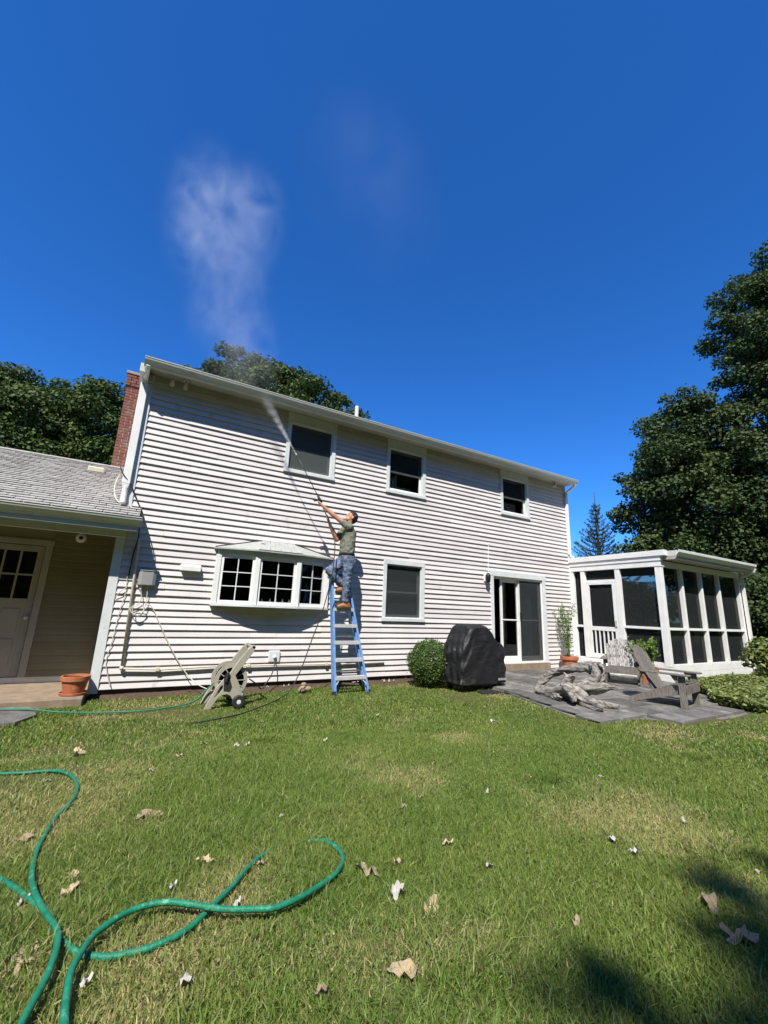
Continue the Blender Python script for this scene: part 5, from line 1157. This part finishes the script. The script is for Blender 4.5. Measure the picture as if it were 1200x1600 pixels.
# ------------------------------------------------------------------ fallen leaves
def leaf_mesh(lobes, curl, seed):
    r_ = random.Random(seed); pts = []
    if lobes:
        for k in range(22):
            a = 2*math.pi*k/22; rad = .5*(.50 + .5*abs(math.cos(a*2.5)))*r_.uniform(.85,1.1); pts.append((math.cos(a)*rad*1.1, math.sin(a)*rad*.72))
    else:
        for k in range(16):
            a = 2*math.pi*k/16; pts.append((.5*math.cos(a), .24*math.sin(a)*(1-.35*math.cos(a))*r_.uniform(.9,1.1)))
    b = MB(); ph = r_.uniform(0,6.28)
    def zc(x, y): return curl*(y*y*1.6 + .5*x*x + .30*math.sin(x*9+ph)*math.cos(y*8+ph)+.12*math.sin(x*17-y*13+ph))+.02
    vs = [(0,0,zc(0,0))] + [(x*.55,y*.55,zc(x*.55,y*.55)) for x,y in pts] + [(x,y,zc(x,y)+r_.uniform(-.03,.05)) for x,y in pts]
    n_ = len(pts); fs = [(0,1+i,1+(i+1) % n_) for i in range(n_)] + [(1+i,1+n_+i,1+n_+(i+1) % n_,1+(i+1) % n_) for i in range(n_)]
    b.add(vs, fs); b.tube([(-.5,0,zc(-.45,0)),(-.68,.04,.05)], .012, 4)
    me = bpy.data.meshes.new('fallen_leaf'); me.from_pydata(b.v, [], b.f); me.polygons.foreach_set('use_smooth', [True]*len(me.polygons)); return me
lm_b = [leaf_mesh(True, .5, i) for i in range(4)] + [leaf_mesh(False, .8, 9), leaf_mesh(False, .5, 12)]
lm_p = [leaf_mesh(True, .7, 20+i) for i in range(3)]
for m_ in lm_b: m_.materials.append(M['dryleaf'])
for m_ in lm_p: m_.materials.append(M['paleleaf'])
def fallen(x, y, size, mesh, label, rz, tilt=.25, lift=.016):
    o = bpy.data.objects.new('fallen_leaf', mesh); COL.objects.link(o); o.location = (x, y, lz(x,y)+lift); o.scale = (size,)*3
    o.rotation_euler = (rnd.uniform(-tilt,tilt), rnd.uniform(-tilt,tilt), rz)
    return tag(o, label, 'leaf', 'fallen leaves on the lawn')
big = [(-.232,-3.39,.15,0,'large curled tan leaf near the hose bend at upper left'),(-.25,-3.22,.13,1,'tan leaf just beyond the large curled leaf near the stoop'),(.241,-5.119,.15,1,'broad pale tan leaf lying alone right of the left hose'),
 (1.06,-6.19,.13,2,'crumpled tan leaf just right of the hose loop'),(1.146,-6.552,.11,4,'smooth pale tan leaf in the middle foreground'),(.874,-6.764,.11,5,'brown pointed leaf at the bottom centre of the lawn'),
 (2.166,-7.039,.11,4,'folded tan leaf beside the shade at lower right'),(2.025,-7.192,.13,3,'crumpled brown leaf in the shade at lower right'),(-.054,-5.775,.10,5,'yellowish leaf between the two green hoses'),
 (.445,-5.78,.08,0,'small orange brown leaf inside the hose loop'),(-.138,-6.163,.10,2,'dark curled leaf at the left edge below the hose crossing'),(-.309,-5.141,.10,1,'tan leaf left of the curving hose'),
 (1.222,-6.179,.06,4,'small reddish leaf in the grass at centre'),(1.556,-6.136,.07,0,'tan leaf on the dry patch in mid lawn'),(2.892,-5.494,.07,5,'thin tan leaf right of centre in mid lawn'),
 (1.582,-6.86,.05,4,'little yellow brown leaf low in mid lawn'),(.517,-3.792,.09,3,'small tan leaf on the greenest part of the lawn')]
for i, (x_, y_, s_, k_, lb) in enumerate(big): fallen(x_, y_, s_*.95, lm_b[k_], lb, i*1.7, .22, .014)
fallen(1.083,-6.40,.085, lm_p[0], 'white ragged leaf scrap right of the crumpled tan leaf', .4)
fallen(2.384,-6.494,.062, lm_p[1], 'bright white leaf scrap at right, left one of two', 1.0)
fallen(2.349,-6.629,.052, lm_p[2], 'bright white leaf scrap at right, nearer of two', 2.0)
pale = [(-.061,-5.654,.07),(1.036,-3.596,.10),(1.13,-3.60,.08),(.761,-3.389,.09),(1.515,-3.462,.05),(1.897,-3.71,.08),(1.624,-5.613,.075),(3.431,-5.744,.06),(2.32,-5.623,.05),(1.828,-5.516,.05),(.289,-4.157,.07),(3.041,-6.531,.055),(2.676,-7.011,.05),(1.583,-6.404,.06),(.301,-5.941,.05),(-.019,-6.095,.06),(.292,-6.498,.06),(.038,-6.37,.05),(.624,-6.718,.06),(.907,-5.434,.05),(-.199,-5.797,.06),(1.762,-3.138,.06),(-.342,-4.112,.07),(.503,-6.182,.05),(.655,-5.92,.06),(4.426,-3.521,.12),(3.145,-2.606,.08)]
for i, (x_, y_, s_) in enumerate(pale): fallen(x_, y_, s_*.8, lm_p[i % 3] if i % 3 else lm_b[i % 6], 'small pale scrap of dry leaf lying in the grass', i*2.1)
for i in range(22):
    x_ = rnd.uniform(.3,6.1); y_ = -rnd.uniform(.06,float(soil_edge(np.float64(x_))))
    fallen(x_, y_, rnd.uniform(.03,.08), lm_b[i % 6] if i % 2 else lm_p[i % 3], 'small dry leaf on the soil strip along the house wall', i*1.3, .4, .045)
rk = MB()
for (c, r_) in (((2.78,-.55,.05),.07),((2.86,-.60,.06),.05),((2.72,-.62,.04),.05),((2.80,-.52,.12),.045)): rk.ball(c, r_, 9, 6, (1.2,.9,.8))
tag(rk.build('garden_stone', M['concrete'], smooth=False), 'crumbled tan stone on the grass left of the ladder foot', 'stone')
